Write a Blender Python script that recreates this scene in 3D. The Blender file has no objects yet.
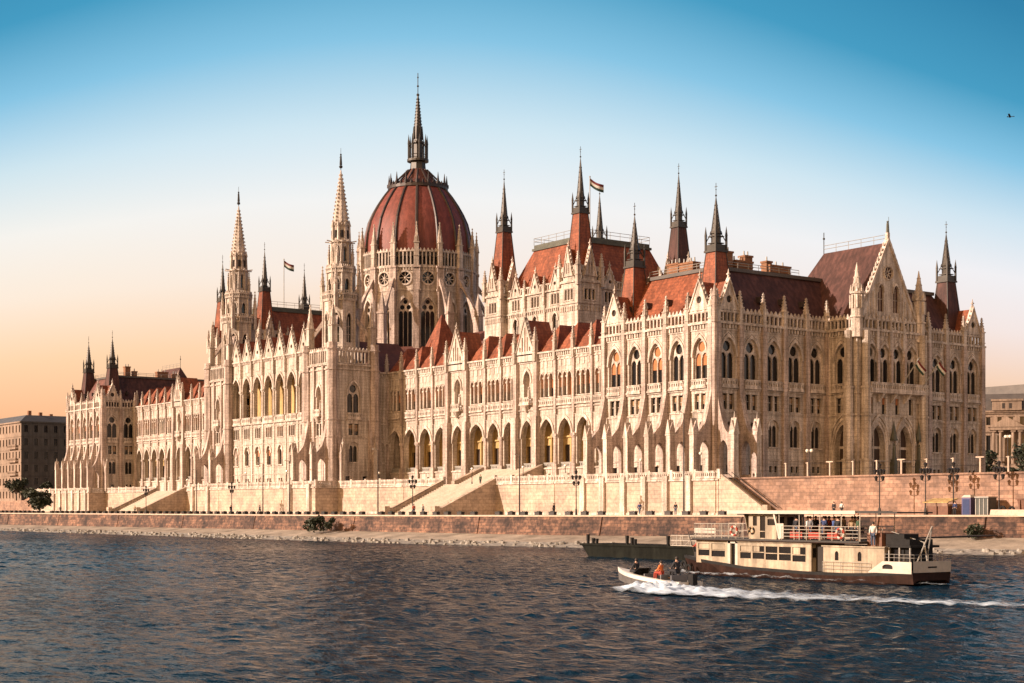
import bpy, bmesh, math, random
from mathutils import Matrix, Vector, noise
random.seed(11)
D = bpy.data; SC = bpy.context.scene; COL = SC.collection
R = math.radians; PI = math.pi
SUN_E, SUN_C = 4.9, (1.0, .80, .655)
SKY_S, SKY_K, SKY_MIX, EXPO = .12, 4.9, .94, .74
FILL_GLOW, FILL_DIR = (12.5, 6.3, 1.3), (.15, -.96, .2)  # added sky fill that brightens the south front
WAVE, WLAM = .029, 2.4
SKY = [(0.0, (.80, .40, .25)), (.06, (.96, .54, .32)), (.105, (1.0, .72, .50)), (.15, (.98, .89, .82)), (.195, (.94, .95, .95)), (.24, (.66, .83, .92)), (.29, (.24, .57, .80)), (.34, (.045, .33, .55)), (.41, (.015, .22, .41)), (.55, (.02, .14, .28)), (1.0, (.03, .12, .25))]
WM = {}

# ------------------------------------------------------------------ materials
def nt(name):
    m = D.materials.new(name); m.use_nodes = True
    n = m.node_tree.nodes; l = m.node_tree.links
    return m, n, l, n['Principled BSDF']

def mat(name, col, rough=.7, var=.18, scale=.6, metal=0., streak=0., dirt=None, bump=0., bscale=8., spec=.5, fine=.1, joints=None):
    """noise-mottled paint/stone; streak = vertical run-off marks; dirt = second colour in patches"""
    m, n, l, b = nt(name)
    tc = n.new('ShaderNodeTexCoord')
    nz = n.new('ShaderNodeTexNoise'); nz.inputs['Scale'].default_value = scale; nz.inputs['Detail'].default_value = 6
    nz.inputs['Roughness'].default_value = .62
    geo = n.new('ShaderNodeNewGeometry')
    l.new(geo.outputs['Position'], nz.inputs['Vector'])
    rp = n.new('ShaderNodeValToRGB'); rp.color_ramp.elements[0].position = .3; rp.color_ramp.elements[1].position = .72
    d = [c * (1 - var) for c in col] if dirt is None else dirt
    rp.color_ramp.elements[0].color = (*d, 1); rp.color_ramp.elements[1].color = (*[min(1, c * (1 + var * .5)) for c in col], 1)
    l.new(nz.outputs['Fac'], rp.inputs['Fac'])
    out = rp.outputs['Color']
    if streak > 0:
        mp = n.new('ShaderNodeMapping'); mp.inputs['Scale'].default_value = (1.6, 1.6, .12)
        l.new(geo.outputs['Position'], mp.inputs['Vector'])
        n2 = n.new('ShaderNodeTexNoise'); n2.inputs['Scale'].default_value = 1.1; n2.inputs['Detail'].default_value = 5
        l.new(mp.outputs['Vector'], n2.inputs['Vector'])
        r2 = n.new('ShaderNodeValToRGB'); r2.color_ramp.elements[0].position = .42; r2.color_ramp.elements[1].position = .62
        r2.color_ramp.elements[0].color = (1 - streak, 1 - streak * 1.05, 1 - streak * 1.1, 1); r2.color_ramp.elements[1].color = (1, 1, 1, 1)
        l.new(n2.outputs['Fac'], r2.inputs['Fac'])
        mx = n.new('ShaderNodeMixRGB'); mx.blend_type = 'MULTIPLY'; mx.inputs['Fac'].default_value = 1
        l.new(out, mx.inputs['Color1']); l.new(r2.outputs['Color'], mx.inputs['Color2']); out = mx.outputs['Color']
    if fine > 0:
        n3 = n.new('ShaderNodeTexNoise'); n3.inputs['Scale'].default_value = 5.; n3.inputs['Detail'].default_value = 4
        l.new(geo.outputs['Position'], n3.inputs['Vector'])
        r3 = n.new('ShaderNodeValToRGB'); r3.color_ramp.elements[0].position = .35; r3.color_ramp.elements[1].position = .6
        r3.color_ramp.elements[0].color = (1 - fine * 2, 1 - fine * 2, 1 - fine * 2, 1); r3.color_ramp.elements[1].color = (1, 1, 1, 1)
        l.new(n3.outputs['Fac'], r3.inputs['Fac'])
        mx = n.new('ShaderNodeMixRGB'); mx.blend_type = 'MULTIPLY'; mx.inputs['Fac'].default_value = 1
        l.new(out, mx.inputs['Color1']); l.new(r3.outputs['Color'], mx.inputs['Color2']); out = mx.outputs['Color']
    if joints:
        sp = n.new('ShaderNodeSeparateXYZ'); cb = n.new('ShaderNodeCombineXYZ'); ad = n.new('ShaderNodeMath'); ad.operation = 'ADD'
        l.new(geo.outputs['Position'], sp.inputs[0]); l.new(sp.outputs['X'], ad.inputs[0]); l.new(sp.outputs['Y'], ad.inputs[1]); l.new(ad.outputs[0], cb.inputs[0]); l.new(sp.outputs['Z'], cb.inputs[1])
        bt = n.new('ShaderNodeTexBrick'); bt.inputs['Scale'].default_value = 1; bt.inputs['Brick Width'].default_value = joints[0]; bt.inputs['Row Height'].default_value = joints[1]; bt.inputs['Mortar Size'].default_value = .035
        bt.inputs['Color1'].default_value = (1, 1, 1, 1); bt.inputs['Color2'].default_value = (joints[2],) * 3 + (1,); bt.inputs['Mortar'].default_value = (joints[3],) * 3 + (1,); bt.inputs['Bias'].default_value = -.2
        l.new(cb.outputs[0], bt.inputs['Vector'])
        mx = n.new('ShaderNodeMixRGB'); mx.blend_type = 'MULTIPLY'; mx.inputs['Fac'].default_value = 1
        l.new(out, mx.inputs['Color1']); l.new(bt.outputs['Color'], mx.inputs['Color2']); out = mx.outputs['Color']
    l.new(out, b.inputs['Base Color'])
    b.inputs['Roughness'].default_value = rough; b.inputs['Metallic'].default_value = metal
    b.inputs['Specular IOR Level'].default_value = spec
    if bump > 0:
        n4 = n.new('ShaderNodeTexNoise'); n4.inputs['Scale'].default_value = bscale; n4.inputs['Detail'].default_value = 4
        l.new(geo.outputs['Position'], n4.inputs['Vector'])
        bp = n.new('ShaderNodeBump'); bp.inputs['Strength'].default_value = bump; bp.inputs['Distance'].default_value = .15
        l.new(n4.outputs['Fac'], bp.inputs['Height']); l.new(bp.outputs['Normal'], b.inputs['Normal'])
    return m

def blocks(name, cols, mortar, bw, bh, rough=.85, dirt=.5, swap=True):
    """coursed masonry: brick texture laid on the wall plane (X, Z) with dirty patches"""
    m, n, l, b = nt(name)
    geo = n.new('ShaderNodeNewGeometry'); sx = n.new('ShaderNodeSeparateXYZ'); cx = n.new('ShaderNodeCombineXYZ')
    l.new(geo.outputs['Position'], sx.inputs[0])
    ad = n.new('ShaderNodeMath'); ad.operation = 'ADD'
    l.new(sx.outputs['X'], ad.inputs[0]); l.new(sx.outputs['Y'], ad.inputs[1])
    l.new(ad.outputs[0] if swap else sx.outputs['X'], cx.inputs[0]); l.new(sx.outputs['Z'], cx.inputs[1])
    bt = n.new('ShaderNodeTexBrick'); bt.inputs['Scale'].default_value = 1
    bt.inputs['Brick Width'].default_value = bw; bt.inputs['Row Height'].default_value = bh
    bt.inputs['Mortar Size'].default_value = bh * .06; bt.inputs['Bias'].default_value = 0
    bt.inputs['Color1'].default_value = (*cols[0], 1); bt.inputs['Color2'].default_value = (*cols[1], 1); bt.inputs['Mortar'].default_value = (*mortar, 1)
    l.new(cx.outputs[0], bt.inputs['Vector'])
    nz = n.new('ShaderNodeTexNoise'); nz.inputs['Scale'].default_value = .35; nz.inputs['Detail'].default_value = 8; nz.inputs['Roughness'].default_value = .7
    l.new(geo.outputs['Position'], nz.inputs['Vector'])
    rp = n.new('ShaderNodeValToRGB'); rp.color_ramp.elements[0].position = .38; rp.color_ramp.elements[1].position = .62
    rp.color_ramp.elements[0].color = (1 - dirt, 1 - dirt, 1 - dirt * .95, 1); rp.color_ramp.elements[1].color = (1.1, 1.08, 1.05, 1)
    l.new(nz.outputs['Fac'], rp.inputs['Fac'])
    n3 = n.new('ShaderNodeTexNoise'); n3.inputs['Scale'].default_value = 2.2; n3.inputs['Detail'].default_value = 5
    l.new(geo.outputs['Position'], n3.inputs['Vector'])
    r3 = n.new('ShaderNodeValToRGB'); r3.color_ramp.elements[0].position = .35; r3.color_ramp.elements[1].position = .6
    r3.color_ramp.elements[0].color = (1 - dirt * .7,) * 3 + (1,); r3.color_ramp.elements[1].color = (1, 1, 1, 1)
    l.new(n3.outputs['Fac'], r3.inputs['Fac'])
    m1 = n.new('ShaderNodeMixRGB'); m1.blend_type = 'MULTIPLY'; m1.inputs['Fac'].default_value = 1
    m2 = n.new('ShaderNodeMixRGB'); m2.blend_type = 'MULTIPLY'; m2.inputs['Fac'].default_value = 1
    l.new(bt.outputs['Color'], m1.inputs['Color1']); l.new(rp.outputs['Color'], m1.inputs['Color2'])
    l.new(m1.outputs['Color'], m2.inputs['Color1']); l.new(r3.outputs['Color'], m2.inputs['Color2'])
    l.new(m2.outputs['Color'], b.inputs['Base Color']); b.inputs['Roughness'].default_value = rough
    bp = n.new('ShaderNodeBump'); bp.inputs['Strength'].default_value = .6; bp.inputs['Distance'].default_value = .06
    l.new(m2.outputs['Color'], bp.inputs['Height']); l.new(bp.outputs['Normal'], b.inputs['Normal'])
    return m

M = {}
M['stone'] = mat('limestone', (.71, .61, .525), .85, .30, .2, streak=.42, bump=.4, bscale=3., fine=.16, joints=(1.5, .6, .84, .68))
M['trim'] = mat('carved_limestone', (.73, .63, .55), .85, .34, .6, streak=.42, bump=.5, bscale=5., fine=.17)
M['pier'] = mat('buttress_limestone', (.66, .53, .465), .85, .36, .35, streak=.42, bump=.4, bscale=2., fine=.17, joints=(1.3, .6, .85, .68))
M['ashlar'] = blocks('terrace_ashlar', [(.53, .415, .325), (.45, .35, .27)], (.33, .255, .20), 1.6, .62, dirt=.34)
M['ochre'] = mat('ochre_plaster', (.60, .41, .17), .85, .3, .6, streak=.3)
M['old_shade_tile'] = mat('weathered_and_shaded_brown_tiles', (.105, .045, .036), .65, .4, .4, streak=.4, bump=.3, bscale=6., spec=.3)  # aged brown tiles; also the shade painted on the pavilions' south roof slopes
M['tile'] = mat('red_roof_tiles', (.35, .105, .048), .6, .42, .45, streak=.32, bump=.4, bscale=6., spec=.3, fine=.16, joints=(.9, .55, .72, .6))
M['dometile'] = mat('dark_red_dome_tiles', (.215, .058, .042), .55, .28, .4, streak=.26, bump=.3, bscale=6., spec=.35)
M['paleblind'] = mat('pale_blind', (.30, .18, .09), .8, .2, .8, fine=.05)
M['slate'] = mat('brown_roof_tiles', (.15, .055, .04), .65, .35, .5, streak=.25, bump=.3, bscale=6.)
M['spire'] = mat('dark_spire_metal', (.055, .045, .035), .5, .4, .8, metal=.25)
M['rib'] = mat('dark_dome_rib', (.045, .03, .025), .5, .3, .8, metal=.2)
M['copper'] = mat('tarnished_copper', (.10, .10, .075), .6, .4, .7, metal=.2)
M['glass'] = mat('dark_window_glass', (.012, .012, .014), .08, .2, .6, fine=0)
M['blind'] = mat('terracotta_blind', (.40, .15, .055), .8, .3, .8, fine=.05)
M['dark'] = mat('dark_interior', (.03, .022, .018), .8, .3, .5)
M['door'] = mat('dark_oak_door', (.05, .028, .018), .6, .3, 1.)
M['brick'] = mat('chimney_brick', (.26, .12, .06), .85, .35, 1.2)
M['iron'] = mat('dark_iron', (.035, .03, .028), .5, .2, 1., metal=.4)
M['lead'] = mat('flat_roof_lead', (.10, .085, .075), .6, .3, .4)
M['white'] = mat('white_paint', (.50, .45, .385), .5, .2, .9, fine=.05)
M['quay'] = blocks('quay_masonry', [(.29, .155, .10), (.12, .065, .047)], (.075, .045, .035), 1.3, .45, dirt=.82)
M['redwall'] = blocks('red_stone_wall', [(.40, .245, .175), (.27, .16, .11)], (.2, .12, .085), 1.3, .5, dirt=.42)
M['asphalt'] = mat('asphalt', (.06, .055, .052), .9, .25, .4)
M['paving'] = mat('pale_paving', (.42, .35, .28), .9, .25, .5)
M['ledge'] = mat('concrete_ledge', (.40, .33, .26), .9, .3, .3, dirt=(.16, .13, .10))
M['rock'] = mat('riprap_stone', (.34, .31, .27), .9, .4, 1.2, dirt=(.10, .09, .08))
M['kerb'] = mat('kerb_stone', (.55, .42, .33), .85, .25, .8)
M['leaf'] = mat('dark_leaves', (.028, .036, .015), .7, .4, 1.5)
M['bark'] = mat('bark', (.07, .05, .035), .9, .3, 2.)
M['gray_shade_block'] = mat('grey_and_shaded_render', (.09, .085, .082), .85, .3, .2, streak=.25)  # grey walls; also paints the shade on the left blocks' south sides
M['warm_sunlit_block'] = mat('warm_and_sunlit_render', (.32, .23, .17), .85, .35, .2, streak=.3)  # warm walls; also paints the sunlight on the left blocks' river sides
M['greyroof'] = mat('grey_sheet_roof', (.085, .085, .09), .6, .25, .3)
M['cream'] = mat('cream_boat_paint', (.46, .375, .27), .5, .28, .8, streak=.38, fine=.08)
M['hull'] = mat('rusty_brown_hull', (.038, .018, .013), .7, .45, 1.1, spec=.15, streak=.3)
M['black'] = mat('black_paint', (.02, .019, .019), .7, .3, 1., spec=.15)
M['steel'] = mat('painted_steel', (.34, .32, .29), .5, .2, 1.)
M['bargehull'] = mat('barge_hull', (.014, .015, .012), .85, .4, .8, spec=.1, streak=.3)
M['boatgrey'] = mat('grey_boat_bottom', (.16, .15, .145), .4, .2, .9, streak=.2)
M['boat'] = mat('white_hull', (.66, .62, .56), .35, .1, .8, fine=.05)
M['skin'] = mat('skin', (.50, .30, .21), .6, .08, 3., fine=0)
M['hair'] = mat('hair', (.03, .02, .015), .7, .2, 3.)
for nm, c in dict(c_black=(.02, .02, .025), c_navy=(.03, .045, .12), c_red=(.34, .05, .03), c_white=(.6, .58, .54), c_grey=(.16, .16, .17), c_blue=(.07, .12, .3),
                  c_tan=(.36, .25, .15), c_orange=(.65, .16, .04), c_green=(.05, .09, .05), c_jean=(.05, .07, .12)).items():
    M[nm] = mat('cloth_' + nm[2:], c, .85, .15, 3., fine=.05)
M['flag_r'] = mat('flag_red', (.13, .018, .02), .8, .1, 2.); M['flag_w'] = mat('flag_white', (.62, .6, .56), .8, .1, 2.); M['flag_g'] = mat('flag_green', (.015, .045, .03), .8, .1, 2.)
M['violet'] = mat('violet_plastic', (.09, .07, .16), .5, .15, 1.)
M['teal'] = mat('grey_green_glass_kiosk', (.05, .055, .05), .4, .3, 1.)
M['rust'] = mat('rusty_container', (.16, .07, .04), .7, .35, 1.5)
M['lampglass'] = mat('frosted_lamp_globe', (.75, .7, .6), .3, .05, 1., fine=0)

# ------------------------------------------------------------------ mesh builder
class Fr:
    """local frame: u to the right seen from outside, y inward, z up"""
    def __init__(s, ox=0., oy=0., ang=0.):
        s.ox, s.oy, s.ang = ox, oy, ang; s.c, s.s = math.cos(ang), math.sin(ang)
    def P(s, u, y, z): return (s.ox + u * s.c - y * s.s, s.oy + u * s.s + y * s.c, z)
ID = Fr()
def Wf(y): return Fr(0, y, 0)              # faces the river
def Sf(x): return Fr(x, 0, PI / 2)         # faces south

class MB:
    def __init__(s, fr=ID): s.v = []; s.f = []; s.m = []; s.fr = fr
    def poly(s, pts, m=0):
        b = len(s.v); s.v += [s.fr.P(*p) for p in pts]; s.f.append(tuple(range(b, b + len(pts)))); s.m.append(m)
    def box(s, u0, u1, y0, y1, z0, z1, m=0):
        b = len(s.v); s.v += [s.fr.P(u, y, z) for z in (z0, z1) for u, y in ((u0, y0), (u1, y0), (u1, y1), (u0, y1))]
        for f in ((0, 3, 2, 1), (4, 5, 6, 7), (0, 1, 5, 4), (1, 2, 6, 5), (2, 3, 7, 6), (3, 0, 4, 7)):
            s.f.append(tuple(b + i for i in f)); s.m.append(m)
    def hull8(s, lo, hi, m=0, cap=True):
        """loft between two 3-D loops of equal length"""
        n = len(lo); b = len(s.v); s.v += [s.fr.P(*p) for p in lo + hi]
        for i in range(n):
            j = (i + 1) % n; s.f.append((b + i, b + j, b + n + j, b + n + i)); s.m.append(m)
        if cap:
            s.f.append(tuple(b + i for i in range(n - 1, -1, -1))); s.m.append(m); s.f.append(tuple(b + n + i for i in range(n))); s.m.append(m)
    def cone(s, cu, cy, z0, r0, z1, r1, n=8, m=0, rot=0., cap=True):
        ring = lambda r, z: [(cu + r * math.cos(rot + 2 * PI * i / n), cy + r * math.sin(rot + 2 * PI * i / n), z) for i in range(n)]
        if r1 < 1e-3:
            lo = ring(r0, z0); b = len(s.v); s.v += [s.fr.P(*p) for p in lo] + [s.fr.P(cu, cy, z1)]
            for i in range(n): s.f.append((b + i, b + (i + 1) % n, b + n)); s.m.append(m)
            if cap: s.f.append(tuple(b + i for i in range(n - 1, -1, -1))); s.m.append(m)
        else: s.hull8(ring(r0, z0), ring(r1, z1), m, cap)
    def sq(s, cu, cy, z0, a0, z1, a1, m=0, cap=True):
        h0, h1 = a0 / 2, max(a1 / 2, .004)
        q = ((-1, -1), (1, -1), (1, 1), (-1, 1))
        s.hull8([(cu + h0 * a, cy + h0 * b, z0) for a, b in q], [(cu + h1 * a, cy + h1 * b, z1) for a, b in q], m, cap)
    def rect_frustum(s, r0, z0, r1, z1, m=0, mtop=None):
        lo = [(r0[0], r0[2], z0), (r0[1], r0[2], z0), (r0[1], r0[3], z0), (r0[0], r0[3], z0)]
        hi = [(r1[0], r1[2], z1), (r1[1], r1[2], z1), (r1[1], r1[3], z1), (r1[0], r1[3], z1)]
        s.hull8(lo, hi, m)
        if mtop is not None: s.m[-1] = mtop
    def tube(s, p, q, r, n=5, m=0):
        p, q = Vector(p), Vector(q); d = (q - p)
        if d.length < 1e-6: return
        d.normalize(); a = d.cross(Vector((0, 0, 1)));
        if a.length < 1e-3: a = Vector((1, 0, 0))
        a.normalize(); c = d.cross(a)
        ring = lambda o: [tuple(o + (a * math.cos(2 * PI * i / n) + c * math.sin(2 * PI * i / n)) * r) for i in range(n)]
        s.hull8(ring(p), ring(q), m)
    def ball(s, c, r, m=0, n=6, k=4, sz=1.):
        for j in range(k):
            a0, a1 = -PI / 2 + PI * j / k, -PI / 2 + PI * (j + 1) / k
            s.cone(c[0], c[1], c[2] + r * sz * math.sin(a0), max(r * math.cos(a0), .002), c[2] + r * sz * math.sin(a1), max(r * math.cos(a1), .002), n, m, cap=False)
    def mesh(s, name, mats):
        me = D.meshes.new(name); me.from_pydata(s.v, [], s.f)
        for x in mats: me.materials.append(M[x] if isinstance(x, str) else x)
        me.polygons.foreach_set('material_index', s.m); me.update(); return me
    def build(s, name, mats, parent=None, loc=(0, 0, 0), rz=0., label=None):
        return obj(name, s.mesh(name, mats), parent, loc, rz, label)

def obj(name, me, parent=None, loc=(0, 0, 0), rz=0., label=None):
    o = D.objects.new(name, me); COL.objects.link(o); o.location = loc; o.rotation_euler = (0, 0, rz)
    if parent is not None:
        o.parent = parent; o.matrix_parent_inverse = WM[parent.name].inverted()
    WM[o.name] = Matrix.Translation(Vector(loc)) @ Matrix.Rotation(rz, 4, 'Z')
    if label: o['label'] = label
    return o
def tag(o, label, cat, group=None, kind=None):
    if label: o['label'] = label
    if cat: o['category'] = cat
    if group: o['group'] = group
    if kind: o['kind'] = kind
    return o
def thing(name, label, cat, loc, rz=0., group=None):
    return tag(obj(name, None, None, loc, rz), label, cat, group)
def struct(name, mb, mats):
    o = mb.build(name, mats); o['kind'] = 'structure'; return o
def kids(o): return [c for c in D.objects if c.parent == o]
def copy_tree(o, loc, rz, label=None):
    c = o.copy(); COL.objects.link(c); c.location = loc; c.rotation_euler = (0, 0, rz)
    WM[c.name] = Matrix.Translation(Vector(loc)) @ Matrix.Rotation(rz, 4, 'Z')
    if label: c['label'] = label
    def rec(src, dst):
        for k in kids(src):
            kc = k.copy(); COL.objects.link(kc); kc.parent = dst; rec(k, kc)
    rec(o, c); return c

# ------------------------------------------------------------------ openings
def arch_h(x, w, rise):
    """height of a pointed arch above its springing at offset x"""
    if rise <= w / 2 + 1e-6: return math.sqrt(max(0, 1 - (2 * x / w) ** 2)) * rise
    Rr = rise * rise / w + w / 4
    return math.sqrt(max(0, Rr * Rr - (abs(x) + Rr - w / 2) ** 2))
def H_arch(uc, w, zb, zt, rise, n=10):
    xs = [-w / 2 + w * i / n for i in range(n + 1)]
    return dict(u=[uc + x for x in xs], lo=[zb] * (n + 1), hi=[zt - rise + arch_h(x, w, rise) for x in xs], uc=uc, w=w, zs=zt - rise)
def H_rect(uc, w, zb, zt): return dict(u=[uc - w / 2, uc + w / 2], lo=[zb, zb], hi=[zt, zt], uc=uc, w=w, zs=zb)
def H_circ(uc, zc, r, n=10):
    xs = [-r * math.cos(PI * i / n) for i in range(n + 1)]; hs = [r * math.sin(PI * i / n) for i in range(n + 1)]
    return dict(u=[uc + x for x in xs], lo=[zc - h for h in hs], hi=[zc + h for h in hs], uc=uc, w=2 * r, zs=zc)
def shift(h, du): return dict(h, u=[x + du for x in h['u']], uc=h['uc'] + du)

def panel(mb, u0, u1, z0, z1, y, holes=(), depth=.4, m=0, mr=None):
    """wall sheet between u0..u1, z0..z1 (z1 may be a function of u) with real openings and their reveals"""
    mr = m if mr is None else mr
    zt = z1 if callable(z1) else (lambda u: z1)
    cur = u0
    for h in sorted(holes, key=lambda h: h['u'][0]):
        U, lo, hi = h['u'], h['lo'], h['hi']
        if U[0] > cur + 1e-4: mb.poly([(cur, y, z0), (U[0], y, z0), (U[0], y, zt(U[0])), (cur, y, zt(cur))], m)
        for i in range(len(U) - 1):
            a, b = U[i], U[i + 1]
            if lo[i] > z0 + 1e-4 or lo[i + 1] > z0 + 1e-4: mb.poly([(a, y, z0), (b, y, z0), (b, y, lo[i + 1]), (a, y, lo[i])], m)
            mb.poly([(a, y, hi[i]), (b, y, hi[i + 1]), (b, y, zt(b)), (a, y, zt(a))], m)
        if depth:
            c = list(zip(U, lo)) + list(zip(U[::-1], hi[::-1]))
            for i in range(len(c)):
                p, q = c[i], c[(i + 1) % len(c)]
                if abs(p[0] - q[0]) + abs(p[1] - q[1]) > 1e-4:
                    mb.poly([(p[0], y, p[1]), (q[0], y, q[1]), (q[0], y + depth, q[1]), (p[0], y + depth, p[1])], mr)
        cur = U[-1]
    if u1 > cur + 1e-4: mb.poly([(cur, y, z0), (u1, y, z0), (u1, y, zt(u1)), (cur, y, zt(cur))], m)
def fill(mb, h, y, m=0):
    U, lo, hi = h['u'], h['lo'], h['hi']
    for i in range(len(U) - 1): mb.poly([(U[i], y, lo[i]), (U[i + 1], y, lo[i + 1]), (U[i + 1], y, hi[i + 1]), (U[i], y, hi[i])], m)
def hood(mb, h, t=.3, p=.18, m=0, y=0., gap=.0):
    """moulding round the head of an arch"""
    k0, k1 = 1 + gap / (h['w'] / 2), 1 + (t + gap) / (h['w'] / 2)
    c = (h['uc'], h['zs'])
    A = [(c[0] + (u - c[0]) * k0, c[1] + (z - c[1]) * k0) for u, z in zip(h['u'], h['hi'])]
    B = [(c[0] + (u - c[0]) * k1, c[1] + (z - c[1]) * k1) for u, z in zip(h['u'], h['hi'])]
    for i in range(len(A) - 1):
        a, b, d, e = A[i], A[i + 1], B[i + 1], B[i]
        mb.poly([(a[0], y - p, a[1]), (b[0], y - p, b[1]), (d[0], y - p, d[1]), (e[0], y - p, e[1])], m)
        mb.poly([(e[0], y - p, e[1]), (d[0], y - p, d[1]), (d[0], y, d[1]), (e[0], y, e[1])], m)
        mb.poly([(a[0], y - p, a[1]), (b[0], y - p, b[1]), (b[0], y + .02, b[1]), (a[0], y + .02, a[1])], m)
    for q, w in ((A[0], B[0]), (A[-1], B[-1])):
        mb.box(min(q[0], w[0]), max(q[0], w[0]), y - p, y, q[1] - .35, q[1], m)
# ------------------------------------------------------------------ window kinds (outlines in absolute height, u = 0 at the middle)
KIND = {}
def kind(name, part, holes, depth=.45):
    KIND[name] = dict(part=part, holes=holes, depth=depth, zlo=min(min(h['lo']) for h in holes), zhi=max(max(h['hi']) for h in holes))
    return KIND[name]
def panes(k, y, blinds, bm_='blind'):
    """pane and blind meshes behind the openings of kind k; blinds = [(hole index, z0, z1)]"""
    p = MB(); b = MB()
    for h in k['holes']: p.box(min(h['u']) - .1, max(h['u']) + .1, y, y + .03, min(h['lo']) - .1, max(h['hi']) + .1)
    for u0, u1, z0, z1 in blinds: b.box(u0, u1, y - .07, y - .05, z0, z1)
    k['pane'] = p.mesh('pane', ['glass'])
    k['blind'] = b.mesh('blind', [bm_]) if blinds else None
def slit_rail(mb, u0, u1, z0, z1, y, th=.22, pitch=.42, m=0):
    """balustrade: rails and small uprights as one pierced slab"""
    n = max(2, int((u1 - u0 - .1) / pitch)); st = (u1 - u0) / n
    hs = [H_rect(u0 + st * (i + .5), st * .5, z0 + .22 * (z1 - z0), z1 - .22 * (z1 - z0)) for i in range(n)]
    panel(mb, u0, u1, z0, z1, y, hs, th, m)
    panel(mb, u0, u1, z0, z1, y + th, hs, 0, m)
    mb.box(u0, u1, y - .08, y + th + .08, z1, z1 + .14, m); mb.box(u0, u1, y - .06, y + th + .06, z0 - .14, z0, m)
    for u in (u0, u1): mb.poly([(u, y, z0), (u, y + th, z0), (u, y + th, z1), (u, y, z1)], m)

k = kind('gothic', 'window', [H_arch(0, 3.0, 19.05, 25.2, 2.5)], .38)
f = MB(); hs = [H_arch(-.7, 1.24, 19.05, 22.95, .85, 8), H_arch(.7, 1.24, 19.05, 22.95, .85, 8)]
panel(f, -1.6, 1.6, 18.9, 23.02, .33, hs, .22); panel(f, -1.6, 1.6, 23.02, 25.3, .33, [H_circ(0, 23.88, .78)], .22)
hood(f, k['holes'][0], .3, .2); hood(f, k['holes'][0], .14, .1, gap=.42)
f.box(-1.7, 1.7, -.5, 0, 17.62, 17.85); slit_rail(f, -1.55, 1.55, 18.0, 18.85, -.42, .2, .5)
f.box(-1.75, 1.75, -.22, 0, 18.95, 19.05)
f.cone(0, .33, 19.05, .1, 22.2, .1, 8)
k['frame'] = f.mesh('window', ['trim']); k['var'] = []
panes(dict(k, holes=hs + [H_circ(0, 23.88, .78)]), .62, [])
for bl in ([(-1.4, 1.4, 21.1, 24.7)], [(-1.4, 0, 20.9, 24.7), (0, 1.4, 21.5, 24.7)], [(-1.4, 1.4, 21.3, 24.7)]):
    kk = dict(k, holes=hs + [H_circ(0, 23.88, .78)]); panes(kk, .62, bl); k['var'].append((kk['pane'], kk['blind']))

k = kind('pair', 'small_window', [H_rect(-.68, 1.0, 14.5, 16.8), H_rect(.68, 1.0, 14.5, 16.8)], .4)
f = MB()
for u in (-.64, .64):
    f.box(u - .03, u + .03, .33, .37, 14.5, 16.6); f.box(u - .37, u + .37, .33, .37, 15.75, 15.83)
    f.box(u - .47, u + .47, -.14, 0, 14.3, 14.46); f.box(u - .6, u + .6, -.12, 0, 16.86, 17.02)
k['frame'] = f.mesh('small_window', ['trim']); k['var'] = []
for bl in ([(.27, 1.01, 15.6, 16.6)], [(-1.01, -.27, 15.9, 16.6), (.27, 1.01, 15.3, 16.6)], [(.27, 1.01, 15.2, 16.6)]):
    panes(k, .42, bl, 'paleblind'); k['var'].append((k['pane'], k['blind']))

k = kind('ground', 'ground_floor_window', [H_arch(0, 2.1, 9.1, 13.2, 1.2)], .35)
f = MB(); hs = [H_arch(-.5, .9, 9.1, 12.4, .55, 6), H_arch(.5, .9, 9.1, 12.4, .55, 6)]
panel(f, -1.15, 1.15, 9., 13.3, .3, hs, .18); hood(f, k['holes'][0], .28, .18); f.box(-1.15, 1.15, -.25, 0, 8.85, 9.08)
k['frame'] = f.mesh('ground_floor_window', ['trim']); k['var'] = []
for bl in ([(0, .8, 10.2, 12.2)], [(-.8, .8, 11.0, 12.2)]):
    kk = dict(k, holes=hs); panes(kk, .52, bl); k['var'].append((kk['pane'], kk['blind']))

k = kind('triple', 'triple_lancet_window', [H_arch(u, 1.06, 19.5, 23.7, .8, 8) for u in (-1.35, 0, 1.35)], .5)
f = MB()
for h in k['holes']: hood(f, h, .14, .14)
f.box(-2.1, 2.1, -.1, 0, 23.86, 24.02); f.box(-2.1, 2.1, -.12, 0, 19.3, 19.48)
for u in (-.675, .675): f.cone(u, -.02, 19.6, .2, 22.7, .2, 8); f.box(u - .3, u + .3, -.25, .1, 22.7, 23.0)
for u in (-1.35, 0, 1.35): f.box(u - .28, u + .28, -.1, 0, 24.75, 25.9); f.cone(u, -.1, 25.9, .22, 26.4, 0, 4)
slit_rail(f, -2.2, 2.2, 18.0, 18.95, -.3, .2, .5)
k['frame'] = f.mesh('triple_lancet_window', ['trim']); k['var'] = []
for bl in ([(-1.9, 1.9, 21.1, 23.8)], [(-1.9, .7, 21.1, 23.8), (.7, 1.9, 19.5, 23.8)], [(-1.9, 1.9, 21.2, 23.8)]):
    panes(k, .53, bl); k['var'].append((k['pane'], k['blind']))

k = kind('triplet', 'triplet_window', [H_rect(u, .6, 15.0, 17.1) for u in (-.95, 0, .95)], .35)
f = MB(); f.box(-1.5, 1.5, -.15, 0, 14.8, 14.97); f.box(-1.5, 1.5, -.15, 0, 17.15, 17.32)
for u in (-1.4, -.475, .475, 1.4): f.box(u - .08, u + .08, -.08, 0, 14.9, 17.2)
k['frame'] = f.mesh('triplet_window', ['trim']); panes(k, .37, [(-1.3, 1.3, 16.2, 17.1)]); k['var'] = [(k['pane'], k['blind'])]

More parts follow.
